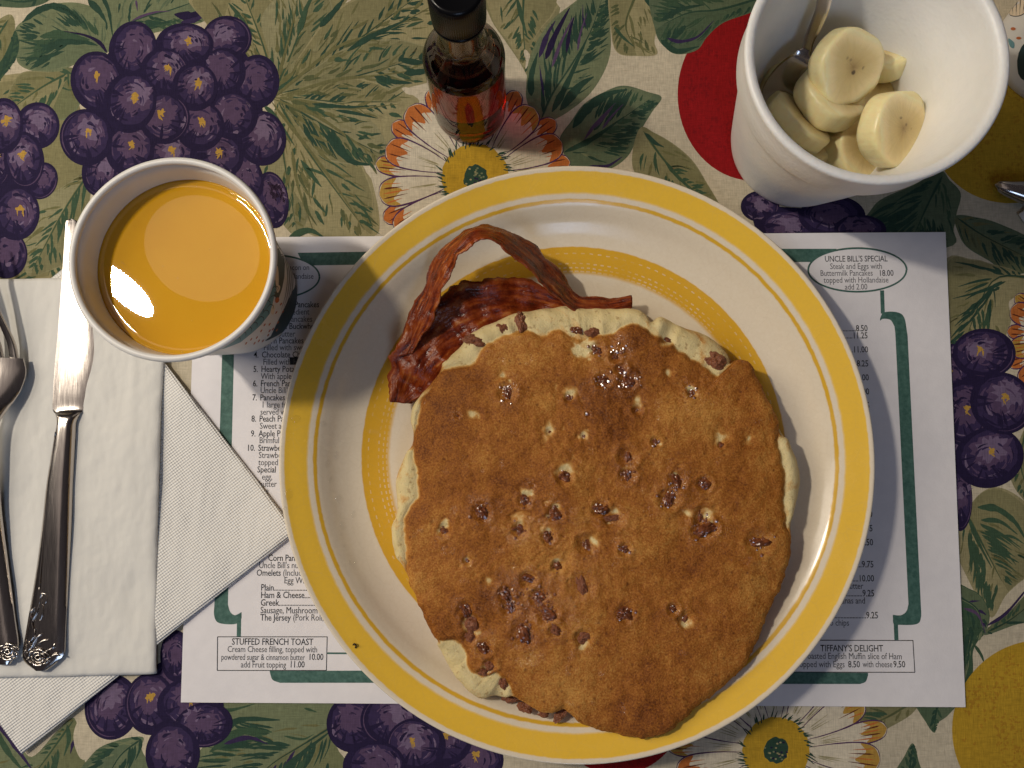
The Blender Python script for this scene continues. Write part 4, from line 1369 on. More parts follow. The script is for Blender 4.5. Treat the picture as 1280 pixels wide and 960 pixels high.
# beads of melted butter and syrup that catch the lamp
t = NT("syrup_bead")
t.bs(Base_Color=lin(128, 70, 28, 1.0), Roughness=.25, IOR=1.9)
t.b.inputs["Specular IOR Level"].default_value = 1.0
bm = bmesh.new()
bmesh.ops.create_icosphere(bm, subdivisions=1, radius=1)
icoV = np.array([v.co for v in bm.verts])
icoF = [tuple(v.index for v in f.verts) for f in bm.faces]
bm.free()
V, F = [], []
brng = random.Random(5)
for (sx_, sy_, sr_) in SYRUP + [(a, b, c * .55) for a, b, c, d, e, tn_ in PECANS if tn_ == 1]:
    for _ in range(int(sr_ * 1.15)):
        g1, g2 = brng.gauss(0, .42), brng.gauss(0, .42)
        x, y, z = surf(sx_ + g1 * sr_, sy_ + g2 * sr_)
        r_ = brng.uniform(.00032, .00080)
        o0 = len(V)
        sq = np.array([brng.uniform(.8, 1.4), brng.uniform(.8, 1.4), brng.uniform(.45, .75)])
        ca, sa = math.cos(brng.uniform(0, 6.28)), math.sin(brng.uniform(0, 6.28))
        jit = np.array([[brng.uniform(.88, 1.12)] for _ in icoV])
        w_ = icoV * jit * sq * r_
        V += [(x + p[0] - topcake.location.x, y + p[1] - topcake.location.y, z + p[2] * 1.0 + r_ * .1 - topcake.location.z) for p in w_]
        F += [tuple(i + o0 for i in f) for f in icoF]
ob_ = mesh_obj("syrup_beads", V, F, t.m, topcake, False)
ob_["kind"] = "stuff"

# ------------------------------------------------------------------ bacon
t = NT("fried_bacon")
bc = t.n("Attribute", attribute_name="across").outputs["Fac"]
al = t.n("Attribute", attribute_name="along").outputs["Fac"]
vec = t.n("CombineXYZ", {0: t.math('MULTIPLY', bc, 9.0), 1: t.math('MULTIPLY', al, 5.0)})
f = t.noise(1.0, vec, 4.0, .6)
f2 = t.noise(260, t.pos(), 4.0)
mixv = t.math('ADD', t.math('MULTIPLY', f, .75), t.math('MULTIPLY', f2, .3))
c = t.ramp(mixv, [(.36, lin(56, 15, 7, 1.0)), (.48, lin(106, 36, 12, 1.0)), (.60, lin(146, 66, 22, 1.0)), (.74, lin(200, 136, 70, 1.0))])
rimf = t.ramp(t.math('ABSOLUTE', t.math('SUBTRACT', bc, .5)), [(.44, 0.), (.5, .5)])
c = t.mix(rimf, c, lin(150, 74, 30, 1.0))
t.bs(Base_Color=c, Roughness=t.ramp(f2, [(.3, .18), (.7, .42)]))
t.b.inputs["Specular IOR Level"].default_value = .35
t.bump(t.math('ADD', f2, t.math('MULTIPLY', f, 1.5)), .6, .0012)
BACON = t.m


def bacon(name, pts, label, seed, thick=.0016, ripple=.0012, wk=1.0):
    """pts: (px, py, z, wx, wy, wz, half width px) - path with the direction across the strip"""
    ctrl = []
    for (x, y, z, ax, ay, az, hw) in pts:
        p = P(x, y, z)
        d = Vector((ax, ay, az)).normalized() * hw * wk * PXM
        ctrl.append((*p, *d))
    c = crom(ctrl, 14)
    n, m = len(c), 17
    tan = np.gradient(c[:, :3], axis=0)
    tan /= np.linalg.norm(tan, axis=1)[:, None]
    top, bot, ac, aln = [], [], [], []
    s = np.concatenate([[0], np.cumsum(np.linalg.norm(np.diff(c[:, :3], axis=0), axis=1))])
    for i in range(n):
        d = c[i, 3:]
        nn = np.cross(tan[i], d)
        nn /= np.linalg.norm(nn) + 1e-9
        for j in range(m):
            u = j / (m - 1) * 2 - 1
            e = 1 + .10 * float(vnoise(s[i] * 240, seed + (9 if u > 0 else 3), seed)) + .05 * float(vnoise(s[i] * 900, 5 + u, seed + 3))
            w = ripple * (float(fbm(s[i] * 110, u * 1.3, seed, 2)) + .6 * math.sin(s[i] * 300 + u * 2) * u * u) + .00018 * float(fbm(s[i] * 300, u * 4, seed + 5, 2))
            p = c[i, :3] + d * u * e + nn * w
            th = thick * (1 - .55 * abs(u) ** 5) * .5
            top.append(p + nn * th)
            bot.append(p - nn * th)
            ac.append(j / (m - 1))
            aln.append(s[i] * 12)
    V = top + bot
    F = grid_faces(n, m) + grid_faces(n, m, off=n * m, flip=True)
    rim = [i * m for i in range(n)] + [(n - 1) * m + j for j in range(1, m)] + [i * m + m - 1 for i in range(n - 2, -1, -1)] + [j for j in range(m - 2, 0, -1)]
    for a, b in zip(rim, rim[1:] + rim[:1]):
        F.append((a, b, b + n * m, a + n * m))
    base = np.array([c[0, 0], c[0, 1], min(v[2] for v in V)])
    o = mesh_obj(name, [v - base for v in V], F, BACON, None, True, tuple(base))
    for nm, vals in (("across", ac + ac), ("along", aln + aln)):
        at = o.data.attributes.new(nm, 'FLOAT', 'POINT')
        at.data.foreach_set("value", np.array(vals, np.float32))
    bm = bmesh.new()
    bm.from_mesh(o.data)
    bmesh.ops.recalc_face_normals(bm, faces=bm.faces)
    bm.to_mesh(o.data)
    bm.free()
    tag(o, label, "bacon", "bacon strips on the plate")
    return o


bacon("bacon_strip", [(500, 503, .0165, -.95, .2, .1, 12), (512, 482, .0185, -.92, .35, .1, 28), (528, 450, .0215, -.85, .5, .1, 36), (560, 416, .0220, -.65, .75, .1, 42), (608, 390, .0200, -.4, .92, .1, 40),
                      (655, 382, .0180, -.1, 1, .2, 32), (712, 388, .015, .1, 1, .3, 12)],
      "wide crinkled bacon strip lying flat against the pancake edge", 3, .0015, .0022)
bacon("bacon_strip", [(506, 444, .0225, .95, .2, .3, 10), (513, 424, .0245, .95, .1, .3, 15), (523, 402, .0265, .85, -.1, .6, 20), (538, 366, .030, .72, -.25, .9, 24), (555, 328, .036, .6, -.35, .9, 24), (574, 304, .0405, .35, -.65, .9, 22), (603, 290, .0415, .0, -.7, .85, 20),
                      (640, 304, .038, -.3, -.75, .8, 22), (672, 330, .031, -.45, -.7, .8, 22), (698, 358, .024, -.5, -.65, .75, 19), (724, 380, .0205, -.2, -.8, .7, 13), (756, 381, .019, .0, -1, .5, 12), (790, 377, .0175, .1, -1, .4, 7)],
      "thin curled bacon strip arching up in a loop at the plate rim", 8, .0013, .0009, 1.02)

# ------------------------------------------------------------------ water drops and a crumb on the plate
t = NT("water_drop")
tr = t.n("BsdfTransparent", {"Color": (1, 1, 1, 1)})
gl = t.n("BsdfGlossy", {"Roughness": .03})
mx = t.n("MixShader", {0: .05, 1: tr.outputs[0], 2: gl.outputs[0]})
t.t.links.new(mx.outputs[0], t.out.inputs["Surface"])
WATER = t.m
drop = None
for (x, y, rx, ry, rot) in [(370, 524, 6, 5, 0), (361, 618, 4.5, 7, .1), (404, 530, 4.5, 4, .4), (409, 579, 3, 5.5, .2), (421, 569, 3, 5.5, .1), (413, 600, 2.2, 5, .3), (425, 624, 5, 6, -.2), (442, 643, 3, 5, .4), (429, 657, 4, 6, -.2), (427, 668, 2.2, 2.5, 0), (439, 703, 4, 4.5, 0), (431, 683, 2.2, 2.6, 0), (356, 635, 2.2, 2.2, 0)]:
    p = P(x, y, .014)
    for _ in range(3):
        z = PLATE_Z + plate_z(math.hypot(p.x - PC.x, p.y - PC.y))
        p = P(x, y, z)
    dr = math.hypot(p.x - PC.x, p.y - PC.y)
    sl = math.atan2(plate_z(dr + .001) - plate_z(dr - .001), .002)
    if drop is None:
        drop = lathe("water_drop", [(0, -.12), (.9, -.12), (.985, 0), (.96, .10), (.85, .24), (.62, .38), (.34, .46), (0, .49)], WATER, None, 20)
        o = drop
    else:
        o = drop.copy()
        COL.objects.link(o)
    ax = Vector((-(p.y - PC.y), p.x - PC.x, 0)).normalized()
    o.rotation_mode = 'QUATERNION'
    o.rotation_quaternion = (Matrix.Rotation(-sl, 3, ax) @ Matrix.Rotation(-rot, 3, 'Z')).to_quaternion()
    o.location = (p.x, p.y, z + .0001)
    o.scale = (rx * PXM, ry * PXM, min(rx, ry) * PXM * .8)
    tag(o, {370: "upper clear water drop on the left part of the plate's yellow rim", 361: "lower oblong water drop on the left part of the plate's yellow rim"}.get(x, "tiny clear water drop on the left side of the cream plate"), "water drop", "water drops on the plate")
cp = P(443, 804, .021)
cz = PLATE_Z + plate_z(math.hypot(cp.x - PC.x, cp.y - PC.y))
CRUMB = flat_mat("burnt_crumb", (.03, .016, .01, 1), .6, .3, .3, 3000)
V, F = tube_geo(crom([(0, 0, .0002), (.0007, .0006, .0009), (.0013, -.0002, .0006), (.001, -.0013, .0002)], 5), .00032, 7)
o = mesh_obj("crumb", V, F, CRUMB, None, True, (cp.x, cp.y, cz))
tag(o, "tiny dark curled crumb on the plate's yellow rim", "crumb")
# ------------------------------------------------------------------ paper cups
t = NT("coated_cup_paper")
f = t.noise(160, t.pos(), 3.0)
t.bs(Base_Color=t.mix(f, (.66, .64, .61, 1), (.74, .72, .69, 1)), Roughness=.42)
t.b.inputs["Subsurface Weight"].default_value = .08
t.b.inputs["Subsurface Radius"].default_value = (.002, .0015, .001)
CUPMAT = t.m
CP = {k: flat_mat("cup_print_" + k, c, .5, .35, .12, 500) for k, c in dict(olive=lin(62, 66, 54, 1.2), teal=lin(92, 134, 142, 1.2), tealdark=lin(30, 52, 56, 1.2), rust=lin(170, 92, 48, 1.2), ink=lin(36, 40, 52), cream=lin(214, 196, 170, 1.1), stripe=lin(110, 96, 84, 1.1)).items()}
CUP_H, CUP_RT, CUP_RB = .069, .0373, .0272


def cup_r(z):
    return CUP_RB + (CUP_RT - CUP_RB) * z / CUP_H


def paper_cup(c, z0, label):
    root = empty("paper_cup", (c.x, c.y, z0))
    tag(root, label, "cup", "printed paper cups")
    w = .00055
    prof = [(0, .0045), (CUP_RB - .002, .0045), (CUP_RB - .0012, .0002), (CUP_RB - .0004, .0), (CUP_RB, .0004)] + [(cup_r(CUP_H * k / 12), CUP_H * k / 12) for k in range(1, 13)]
    prof += [(cup_r(CUP_H * k / 12) - w, CUP_H * k / 12) for k in range(12, 0, -1)] + [(cup_r(.0052) - w, .0052), (0, .0052)]
    lathe("cup_wall", prof, CUPMAT, root, 128)
    rr = .00135
    ring_p = [(CUP_RT + .0004 + rr * math.cos(a), CUP_H + rr * math.sin(a)) for a in np.linspace(0, 2 * math.pi, 13)]
    lathe("rolled_rim", ring_p, CUPMAT, root, 128)

    def on_cup(pts, off):
        out = []
        for x, y in pts:
            best, bd = None, 9
            prev = None
            for k in range(241):
                z = CUP_H * (1 - k / 240.0)
                p = P(x, y, z + z0)
                d = math.hypot(p.x - c.x, p.y - c.y) - cup_r(z)
                if abs(d) < bd:
                    bd, best = abs(d), (math.atan2(p.y - c.y, p.x - c.x), z)
                if prev is not None and prev > 0 >= d:
                    best = (math.atan2(p.y - c.y, p.x - c.x), z)
                    break
                prev = d
            a, z = best
            z = min(max(z, .0006), CUP_H - .002)
            r = cup_r(z) + off
            out.append((r * math.cos(a), r * math.sin(a), z))
        return out

    def paint(name, polys, mat, off, step=3.0):
        V, F = [], []
        for poly in polys:
            # fine outline plus a fan of inner rings so that the print follows the curve of the wall
            q = np.asarray(poly, float)
            dense = []
            for i in range(len(q)):
                a, b = q[i], q[(i + 1) % len(q)]
                k = max(1, int(np.linalg.norm(b - a) / step))
                for j in range(k):
                    dense.append(a + (b - a) * j / k)
            bm = bmesh.new()
            vs = [bm.verts.new((p[0], p[1], 0)) for p in dense]
            try:
                bm.faces.new(vs)
            except ValueError:
                bm.free()
                continue
            bmesh.ops.triangulate(bm, faces=bm.faces[:])
            for _ in range(3):
                long_e = [e for e in bm.edges if e.calc_length() > step * 1.6]
                if long_e:
                    bmesh.ops.subdivide_edges(bm, edges=long_e, cuts=1)
                    bmesh.ops.triangulate(bm, faces=bm.faces[:])
            bm.verts.index_update()
            w3 = on_cup([(v.co.x, v.co.y) for v in bm.verts], off)
            o0 = len(V)
            V += w3
            F += [tuple(v.index + o0 for v in f.verts) for f in bm.faces]
            bm.free()
        o = mesh_obj(name, V, F, mat, root, False)
        bm = bmesh.new()
        bm.from_mesh(o.data)
        bm.normal_update()
        for f in bm.faces:
            cc = f.calc_center_median()
            if f.normal.x * cc.x + f.normal.y * cc.y < 0:
                f.normal_flip()
        bm.to_mesh(o.data)
        bm.free()
        return o
    return root, paint


CUPC = P(302, 372, 0)
CUPZ = PZ + .0030
cup, paint = paper_cup(CUPC, CUPZ, "white paper cup with teal feather print, full of orange juice")
paint("printed_feather", [[(339, 296), (346, 304), (353, 315), (356, 330), (355, 348), (352, 362), (347, 376), (342, 368), (345, 342), (343, 322)]], CP["olive"], .00006)
paint("printed_feather", [[(341, 342), (346, 358), (341, 377), (337, 392), (326, 406), (314, 417), (300, 428), (282, 435), (270, 438), (289, 425), (309, 406), (324, 385), (335, 360)]], CP["teal"], .00006)
paint("printed_base", [crom([(367, 322), (374, 332), (379, 348), (379, 368), (374, 392), (364, 407), (347, 419), (331, 426), (349, 411), (361, 392), (368, 372), (369, 346)], 4, True)], CP["tealdark"], .00006)
paint("printed_plume", [crom(q, 4, True) for q in ([(342.5, 320), (344.5, 330), (344, 341), (342, 334)], [(346, 332), (348, 345), (347, 362), (344, 352)], [(341, 380), (343, 386), (341, 393), (338, 390)], [(347, 356), (350, 359), (347, 366), (345, 362)])], CP["cream"], .00012)
arcs = []
for (x, y) in [(338, 383), (332, 390), (326, 398), (318, 405), (311, 411), (304, 417), (297, 423), (341, 372), (334, 378), (326, 388), (314, 402), (344, 360)]:
    arcs.append(stroke([(x - 6, y + 3), (x - 1, y - 2.4), (x + 3, y - 1), (x + 2.5, y + 3.5)], 1.1, .5))
paint("printed_outline", arcs, CP["ink"], .00016, 2.0)
paint("printed_dash", [ellipse(220 + x / 4.8, 280 + y / 4.8, 2.2, .8, -.95, 8) for x, y in [(600, 530), (560, 600), (640, 525), (580, 630), (552, 665), (604, 635), (510, 640), (520, 700), (450, 690), (484, 680), (420, 714), (470, 714), (628, 480), (530, 604), (560, 640), (496, 700), (610, 590)]]
      + [ellipse(346, 375, 2.6, 3.6, .3, 12)], CP["rust"], .00012, 2.0)
paint("printed_streak", [stroke([(352 + k * 2.6, 314 + k * 3), (359 + k * 2.2, 338 + k), (357 + k * 2.4, 366), (351 + k * 2, 388)], .9, .5) for k in range(4)], CP["stripe"], .00012, 2.5)

CUP2C = P(1312, 66, 0)
cup2, paint2 = paper_cup(CUP2C, CZ + .0001, "second patterned paper cup half out of frame at the upper right corner")
paint2("printed_disc", [ellipse(1270, -8, 23, 29, 0, 40)], CP["ink"], .00006)
paint2("printed_disc_face", [ellipse(1270, -8, 22, 28, 0, 40)], CP["cream"], .00012)
paint2("printed_streak", [stroke([(1250 + k * 5.5, -20), (1251 + k * 5, 4), (1254 + k * 4.2, 19 - abs(k - 4) * .8)], 1.0, .5) for k in range(7)], CP["ink"], .00018, 2.5)
paint2("printed_dash", [ellipse(1267, 36, 3.2, 2.0, 0, 12), ellipse(1274, 47.5, 3.4, 1.7, 0, 12), ellipse(1284, 36, 3.2, 2, 0, 12), ellipse(1292, 50, 3, 2, 0, 12)], CP["rust"], .00012)
paint2("printed_leaf", [crom([(1261, 48), (1268, 53), (1268, 60), (1263, 58)], 4, True)], CP["teal"], .00012)
paint2("printed_blob", [crom([(1272, 82), (1274, 66), (1282, 54), (1294, 60), (1298, 84), (1288, 100), (1276, 97)], 5, True)], CP["tealdark"], .00012)

# juice
t = NT("orange_juice")
f = t.noise(55, t.pos(), 3.0)
t.bs(Base_Color=t.mix(f, lin(210, 152, 16, .86), lin(218, 163, 28, .86)), Roughness=.01)
t.b.inputs["Specular IOR Level"].default_value = .5
t.b.inputs["Subsurface Weight"].default_value = .10
t.b.inputs["Subsurface Radius"].default_value = (.006, .0035, .0006)
t.b.inputs["Subsurface Scale"].default_value = .6
JUICE = t.m
JZ = .0562
jr = lambda z: cup_r(z) - .00052
jp = [(0, .0056), (jr(.0056) - .0003, .0056)] + [(jr(z) - .0002, z) for z in np.linspace(.010, JZ - .0006, 8)] + [(jr(JZ + .0006) + .0001, JZ + .0006), (jr(JZ) - .0008, JZ + .00005), (jr(JZ) - .003, JZ), (.012, JZ), (0, JZ)]
o = lathe("orange_juice", jp, JUICE, None, 128, (CUPC.x, CUPC.y, CUPZ))
tag(o, "glossy orange juice filling the paper cup, lamp reflected in it", "juice")
# bubbles and foam flecks at the juice's edge
bub = lathe("bubble", [(0, 0), (1, .0), (.92, .35), (.7, .68), (.38, .92), (0, 1)], WATER, None, 12)
first = True
for (x, y, r_) in [(246, 231, .8), (290, 241, .9), (296, 238, .7), (302, 243, .9), (153, 328, .9), (156, 331, .6), (228, 442, 1.0), (204, 333, .5), (222, 347, .55), (193, 395, .6), (267, 268, .5), (262, 312, .5), (240, 401, .5)]:
    ob = bub if first else bub.copy()
    if not first:
        COL.objects.link(ob)
    first = False
    p = P(x, y, CUPZ + JZ)
    dx, dy = p.x - CUPC.x, p.y - CUPC.y
    d = math.hypot(dx, dy)
    if d > jr(JZ) - .0012:
        k = (jr(JZ) - .0012) / d
        dx, dy = dx * k, dy * k
    ob.parent = o
    ob.location = (dx, dy, JZ - .00005)
    ob.scale = (r_ * .0007,) * 2 + (r_ * .0004,)

# ------------------------------------------------------------------ syrup bottle
BC = P(588, 139, 0)
BZ = CZ
root = empty("syrup_bottle", (BC.x, BC.y, BZ))
tag(root, "small glass bottle of dark amber syrup with black ridged cap", "bottle")
t = NT("clear_glass")
t.bs(Base_Color=(.96, .70, .45, 1), Roughness=.0)
t.b.inputs["Transmission Weight"].default_value = 1.0
t.b.inputs["IOR"].default_value = 1.49
GLASS = t.m
outer = crom([(0, .0022), (.010, .0014), (.0142, .0002), (.0160, .0010), (.0170, .0034), (.0172, .010), (.0172, .030), (.0172, .048), (.0169, .0515), (.0155, .0548), (.0125, .0588), (.0098, .0625), (.0089, .066), (.0087, .072), (.0087, .080), (.0088, .0855), (.0080, .0862), (0, .0862)], 6)
gb = lathe("glass_body", [tuple(p) for p in outer], GLASS, root, 96)

LVL = .0560
# the air above the syrup is a hollow of its own inside the glass
air = crom([(0, LVL + .0004), (.0115, LVL + .0004), (.0121, LVL + .0012), (.0108, .0592), (.0086, .0628), (.0075, .067), (.0074, .080), (.0066, .0852), (0, .0852)], 5)
hollow = lathe("air_hollow", [tuple(p) for p in air], GLASS, root, 72)
bm = bmesh.new()
bm.from_mesh(hollow.data)
bmesh.ops.reverse_faces(bm, faces=bm.faces[:])
bm.to_mesh(hollow.data)
bm.free()
t = NT("maple_syrup")
t.bs(Base_Color=(1, 1, 1, 1), Roughness=0.0)
t.b.inputs["Transmission Weight"].default_value = 1.0
t.b.inputs["IOR"].default_value = 1.004
va = t.n("VolumeAbsorption", {"Color": (.90, .56, .10, 1), "Density": 400.0})
t.t.links.new(va.outputs[0], t.out.inputs["Volume"])
syr = [(0, .0027), (.010, .0019), (.0142, .0009), (.0158, .0020), (.0165, .0046), (.0167, .010), (.0167, .046), (.0158, .0508), (.0140, .0536), (.0118, LVL), (0, LVL)]
o = lathe("maple_syrup", syr, t.m, None, 96, (BC.x, BC.y, BZ))
tag(o, "dark amber syrup filling the little bottle up to its shoulder", "syrup")
t = NT("black_plastic")
t.bs(Base_Color=(.004, .004, .005, 1), Roughness=.24)
t.b.inputs["Specular IOR Level"].default_value = .2
BLACKP = t.m
n = 240
prof = [(.0090, .0815), (.0102, .0815), (.0105, .0822), (.0105, .0955), (.0102, .0972), (.0094, .0982), (.0085, .0984), (.0080, .0980), (0, .0979)]
V = []
for i in range(n):
    a = 2 * math.pi * i / n
    for k, (r_, z) in enumerate(prof):
        rr_ = r_ - (.00028 if (i % 3 == 0 and 1 <= k <= 3) else 0)
        V.append((rr_ * math.cos(a), rr_ * math.sin(a), z))
capo = mesh_obj("cap", V, grid_faces(n, len(prof), cu=True, flip=True), BLACKP, root)
lathe("cap_band", [(.0089, .0795), (.0100, .0795), (.0104, .0800), (.0104, .0808), (.0100, .0812), (.0089, .0812)], BLACKP, capo, 96)

# ------------------------------------------------------------------ foam bowl with bananas
FC = P(993, 182, 0)
FZ = CZ
t = NT("white_foam")
ob = t.obj()
vo = t.n("TexVoronoi", {"Scale": 620.0, "Vector": ob})
f = t.noise(140, ob, 3.0)
t.bs(Base_Color=t.mix(f, (.78, .77, .75, 1), (.85, .84, .82, 1)), Roughness=.42)
t.b.inputs["Subsurface Weight"].default_value = .30
t.b.inputs["Subsurface Radius"].default_value = (.006, .005, .004)
t.b.inputs["Subsurface Scale"].default_value = .5
t.bump(t.math('ADD', vo.outputs["Distance"], t.math('MULTIPLY', f, .8)), .22, .0004)
FOAM = t.m
FH = .0735
fo = [(0, .0012), (.026, .0012), (.0275, 0), (.0292, 0), (.0310, .0018), (.0322, .005)] + [(.0322 + (.0474 - .0322) * k / 8, .005 + .052 * k / 8) for k in range(1, 9)]
lipin = [(.0482, .0572), (.0494, .0577), (.0500, .0588), (.0505, .066), (.0514, .0712), (.0517, .0724), (.0514, .0732), (.0506, .0736), (.0492, .0735), (.0480, .0730), (.0474, .0720), (.0470, .0700)]
inner = [(.0466, .064), (.0456, .0600), (.0450, .058)] + [(.0450 + (.0300 - .0450) * k / 8, .058 + (.009 - .058) * k / 8) for k in range(1, 9)] + [(.0285, .0062), (.026, .005), (0, .005)]
kz, kr = .0840 / .0736, .0490 / .0517
profile = [((r_ * (1 + (kr - 1) * min(1, z_ / .05))), z_ * kz) for r_, z_ in fo + lipin + inner]
o = lathe("foam_bowl", profile, FOAM, None, 144, (FC.x, FC.y, FZ))
tag(o, "white foam tub with thick rolled lip holding sliced banana", "tub")
FLOOR = FZ + .005

t = NT("banana_flesh")
ob = t.obj()
sp = t.n("SeparateXYZ", {0: ob})
rr = t.math('SQRT', t.math('ADD', t.math('POWER', sp.outputs[0], 2.0), t.math('POWER', sp.outputs[1], 2.0)))
ang = t.math('ARCTAN2', sp.outputs[1], sp.outputs[0])
tri = t.math('MULTIPLY', t.math('SINE', t.math('MULTIPLY', ang, 3.0)), .16)
q = t.math('DIVIDE', t.math('ADD', rr, t.math('MULTIPLY', t.math('MULTIPLY', tri, rr), 1.0)), .0150)
nz = t.noise(380, ob, 4.0)
rad = t.noise(1.0, t.n("CombineXYZ", {0: t.math('MULTIPLY', ang, 6.0), 1: t.math('MULTIPLY', rr, 90.0)}).outputs[0], 3.0)
q2 = t.math('ADD', q, t.math('MULTIPLY', t.math('SUBTRACT', rad, .5), .22))
face = t.ramp(q2, [(0., lin(150, 124, 76, 1.1)), (.10, lin(176, 150, 98, 1.1)), (.30, lin(196, 174, 120, 1.15)), (.56, lin(208, 188, 136, 1.15)), (.78, lin(224, 206, 158, 1.2)), (.95, lin(232, 216, 172, 1.2)), (1.0, lin(230, 210, 158, 1.2))])
side = t.mix(nz, lin(222, 200, 144, 1.2), lin(238, 222, 178, 1.2))
isf = t.ramp(t.math('ABSOLUTE', t.n("SeparateXYZ", {0: t.n("TexCoord").outputs["Normal"]}).outputs[2]), [(.55, 0.), (.85, 1.)])
seed = t.n("TexVoronoi", {"Scale": 320.0, "Vector": ob})
seedf = t.math('MULTIPLY', t.ramp(seed.outputs["Distance"], [(.22, 1.), (.40, 0.)]), t.ramp(t.math('ABSOLUTE', t.math('SUBTRACT', q, .18)), [(.07, 1.), (.14, 0.)]))
face = t.mix(t.math('MULTIPLY', seedf, .85), face, lin(58, 40, 26))
t.bs(Base_Color=t.mix(isf, side, face), Roughness=.30)
t.b.inputs["Subsurface Weight"].default_value = .35
t.b.inputs["Subsurface Radius"].default_value = (.006, .004, .0015)
t.b.inputs["Subsurface Scale"].default_value = .5
t.bump(t.math('ADD', nz, t.math('MULTIPLY', rad, 1.4)), .35, .0006)
BANANA = t.m


def banana(x, y, z, nrm, r_, th, spin, label, seed):
    p = P(x, y, z)
    n = 72
    prof = [(0, .5), (.30, .495), (.60, .49), (.86, .485), (.955, .46), (.99, .38), (1.0, .2), (1.0, 0), (1.0, -.2), (.99, -.38), (.955, -.46), (.86, -.485), (.5, -.49), (0, -.5)]
    V = []
    for i in range(n):
        a = 2 * math.pi * i / n
        # rounded five-sided outline of a peeled banana
        k = 1 + .028 * math.cos(5 * a + seed) + .018 * math.cos(3 * a + seed * 2) + .012 * float(vnoise(math.cos(a) * 5 + seed, math.sin(a) * 5, seed))
        for (q, zz) in prof:
            tilt = .10 * q * math.cos(a - seed)          # the two cuts are not quite parallel
            wv = .00025 * float(vnoise(q * 3 * math.cos(a) + 9, q * 3 * math.sin(a), seed + 2))
            V.append((q * k * r_ * math.cos(a), q * k * r_ * math.sin(a), zz * th * (1 + tilt) + wv))
    zax = Vector(nrm).normalized()
    q = zax.to_track_quat('Z', 'Y') @ Matrix.Rotation(spin, 3, 'Z').to_quaternion()
    o = mesh_obj("banana_slice", V, grid_faces(n, len(prof), cu=True, flip=True), BANANA, None, True, p)
    o.rotation_mode = 'QUATERNION'
    o.rotation_quaternion = q
    bm = bmesh.new()
    bm.from_mesh(o.data)
    bmesh.ops.remove_doubles(bm, verts=bm.verts, dist=1e-6)
    bmesh.ops.recalc_face_normals(bm, faces=bm.faces)
    bm.to_mesh(o.data)
    bm.free()
    o.data.polygons.foreach_set("use_smooth", [True] * len(o.data.polygons))
    tag(o, label, "banana slice", "banana slices in the foam tub")
    return o


banana(1057, 84, .0485, (.22, -.40, .78), .0150, .0105, .3, "topmost banana slice, greyish face with dark seed specks turned to the viewer", 1)
banana(1036, 122, .0385, (.32, .30, .86), .0152, .0105, 1.1, "thick banana slice wedged beneath the topmost slice, showing its round side", 2)
banana(1114, 161, .0450, (.40, -.28, .72), .0152, .0115, 2.0, "banana slice standing on edge at the right, browned centre facing right", 3)
banana(998, 153, .0370, (.52, .46, .62), .0150, .0075, .2, "banana slice leaning edge-on against the tub's lower left wall", 4)
banana(1100, 66, .0330, (-.28, .42, .86), .0150, .0100, .9, "banana slice peeking out behind the topmost slice at upper right", 5)
banana(1072, 184, .0240, (.35, -.20, .9), .0145, .0120, .5, "banana slice low down, tucked under the one standing on edge", 6)
banana(990, 112, .0170, (.25, .25, .92), .0140, .0120, 1.7, "shadowed banana slice lying deep beside the spoon", 7)
banana(1090, 112, .0260, (.1, .1, .98), .0145, .0120, 2.2, "banana slice lying in the middle of the tub between taller ones", 8)
banana(1020, 172, .0170, (-.1, .2, .97), .0140, .0120, 2.9, "bottom banana slice in the gap behind the leaning one", 9)
banana(1050, 150, .0140, (0, .1, .99), .0145, .0120, 2.9, "banana slice at the very bottom of the tub under the heap", 10)

# ------------------------------------------------------------------ cutlery
t = NT("worn_stainless_steel")
f = t.noise(420, t.pos(), 4.0)
scr = t.noise(1.0, t.mapped(t.pos(), (2600, 120, 200)), 3.0)
t.bs(Base_Color=(.50, .46, .43, 1), Metallic=1.0, Roughness=t.math('MULTIPLY_ADD', scr, .16, .10))
t.bump(t.math('ADD', t.math('MULTIPLY', f, .5), scr), .06, .0003)
STEEL = t.m


def station_bar(name, st, mat, parent, m=15, ctr=None):
    """st: (pxL, pyL, pxR, pyR, z edge, crown height, side tilt) from end to end; closed bar with a domed top"""
    C = crom([list(map(float, s)) for s in st], 7)
    n = len(C)
    V = []
    for c in C:
        L, R = P(c[0], c[1], c[4]), P(c[2], c[3], c[4])
        for j in range(m):
            u = j / (m - 1)
            p = L * (1 - u) + R * u
            e = max(0.0, 1 - (2 * u - 1) ** 4)
            V.append((p.x, p.y, p.z + c[5] * e + c[6] * (u - .5)))
    W_ = []
    for c in C:
        L, R = P(c[0], c[1], c[4]), P(c[2], c[3], c[4])
        for j in range(m):
            u = j / (m - 1)
            p = (L * (1 - u) + R * u)
            W_.append((p.x, p.y, p.z - .0008 + c[6] * (u - .5)))
    l = parent.location
    V = [(a - l[0], b - l[1], c - l[2]) for a, b, c in V + W_]
    F = grid_faces(n, m) + grid_faces(n, m, off=n * m, flip=True)
    rim = [i * m for i in range(n)] + [(n - 1) * m + j for j in range(1, m)] + [i * m + m - 1 for i in range(n - 2, -1, -1)] + [j for j in range(m - 2, 0, -1)]
    for a, b in zip(rim, rim[1:] + rim[:1]):
        F.append((a, b, b + n * m, a + n * m))
    o = mesh_obj(name, V, F, mat, parent)
    bm = bmesh.new()
    bm.from_mesh(o.data)
    bmesh.ops.recalc_face_normals(bm, faces=bm.faces)
    bm.to_mesh(o.data)
    bm.free()
    md = o.modifiers.new("edge", 'EDGE_SPLIT')
    md.split_angle = math.radians(50)
    return o


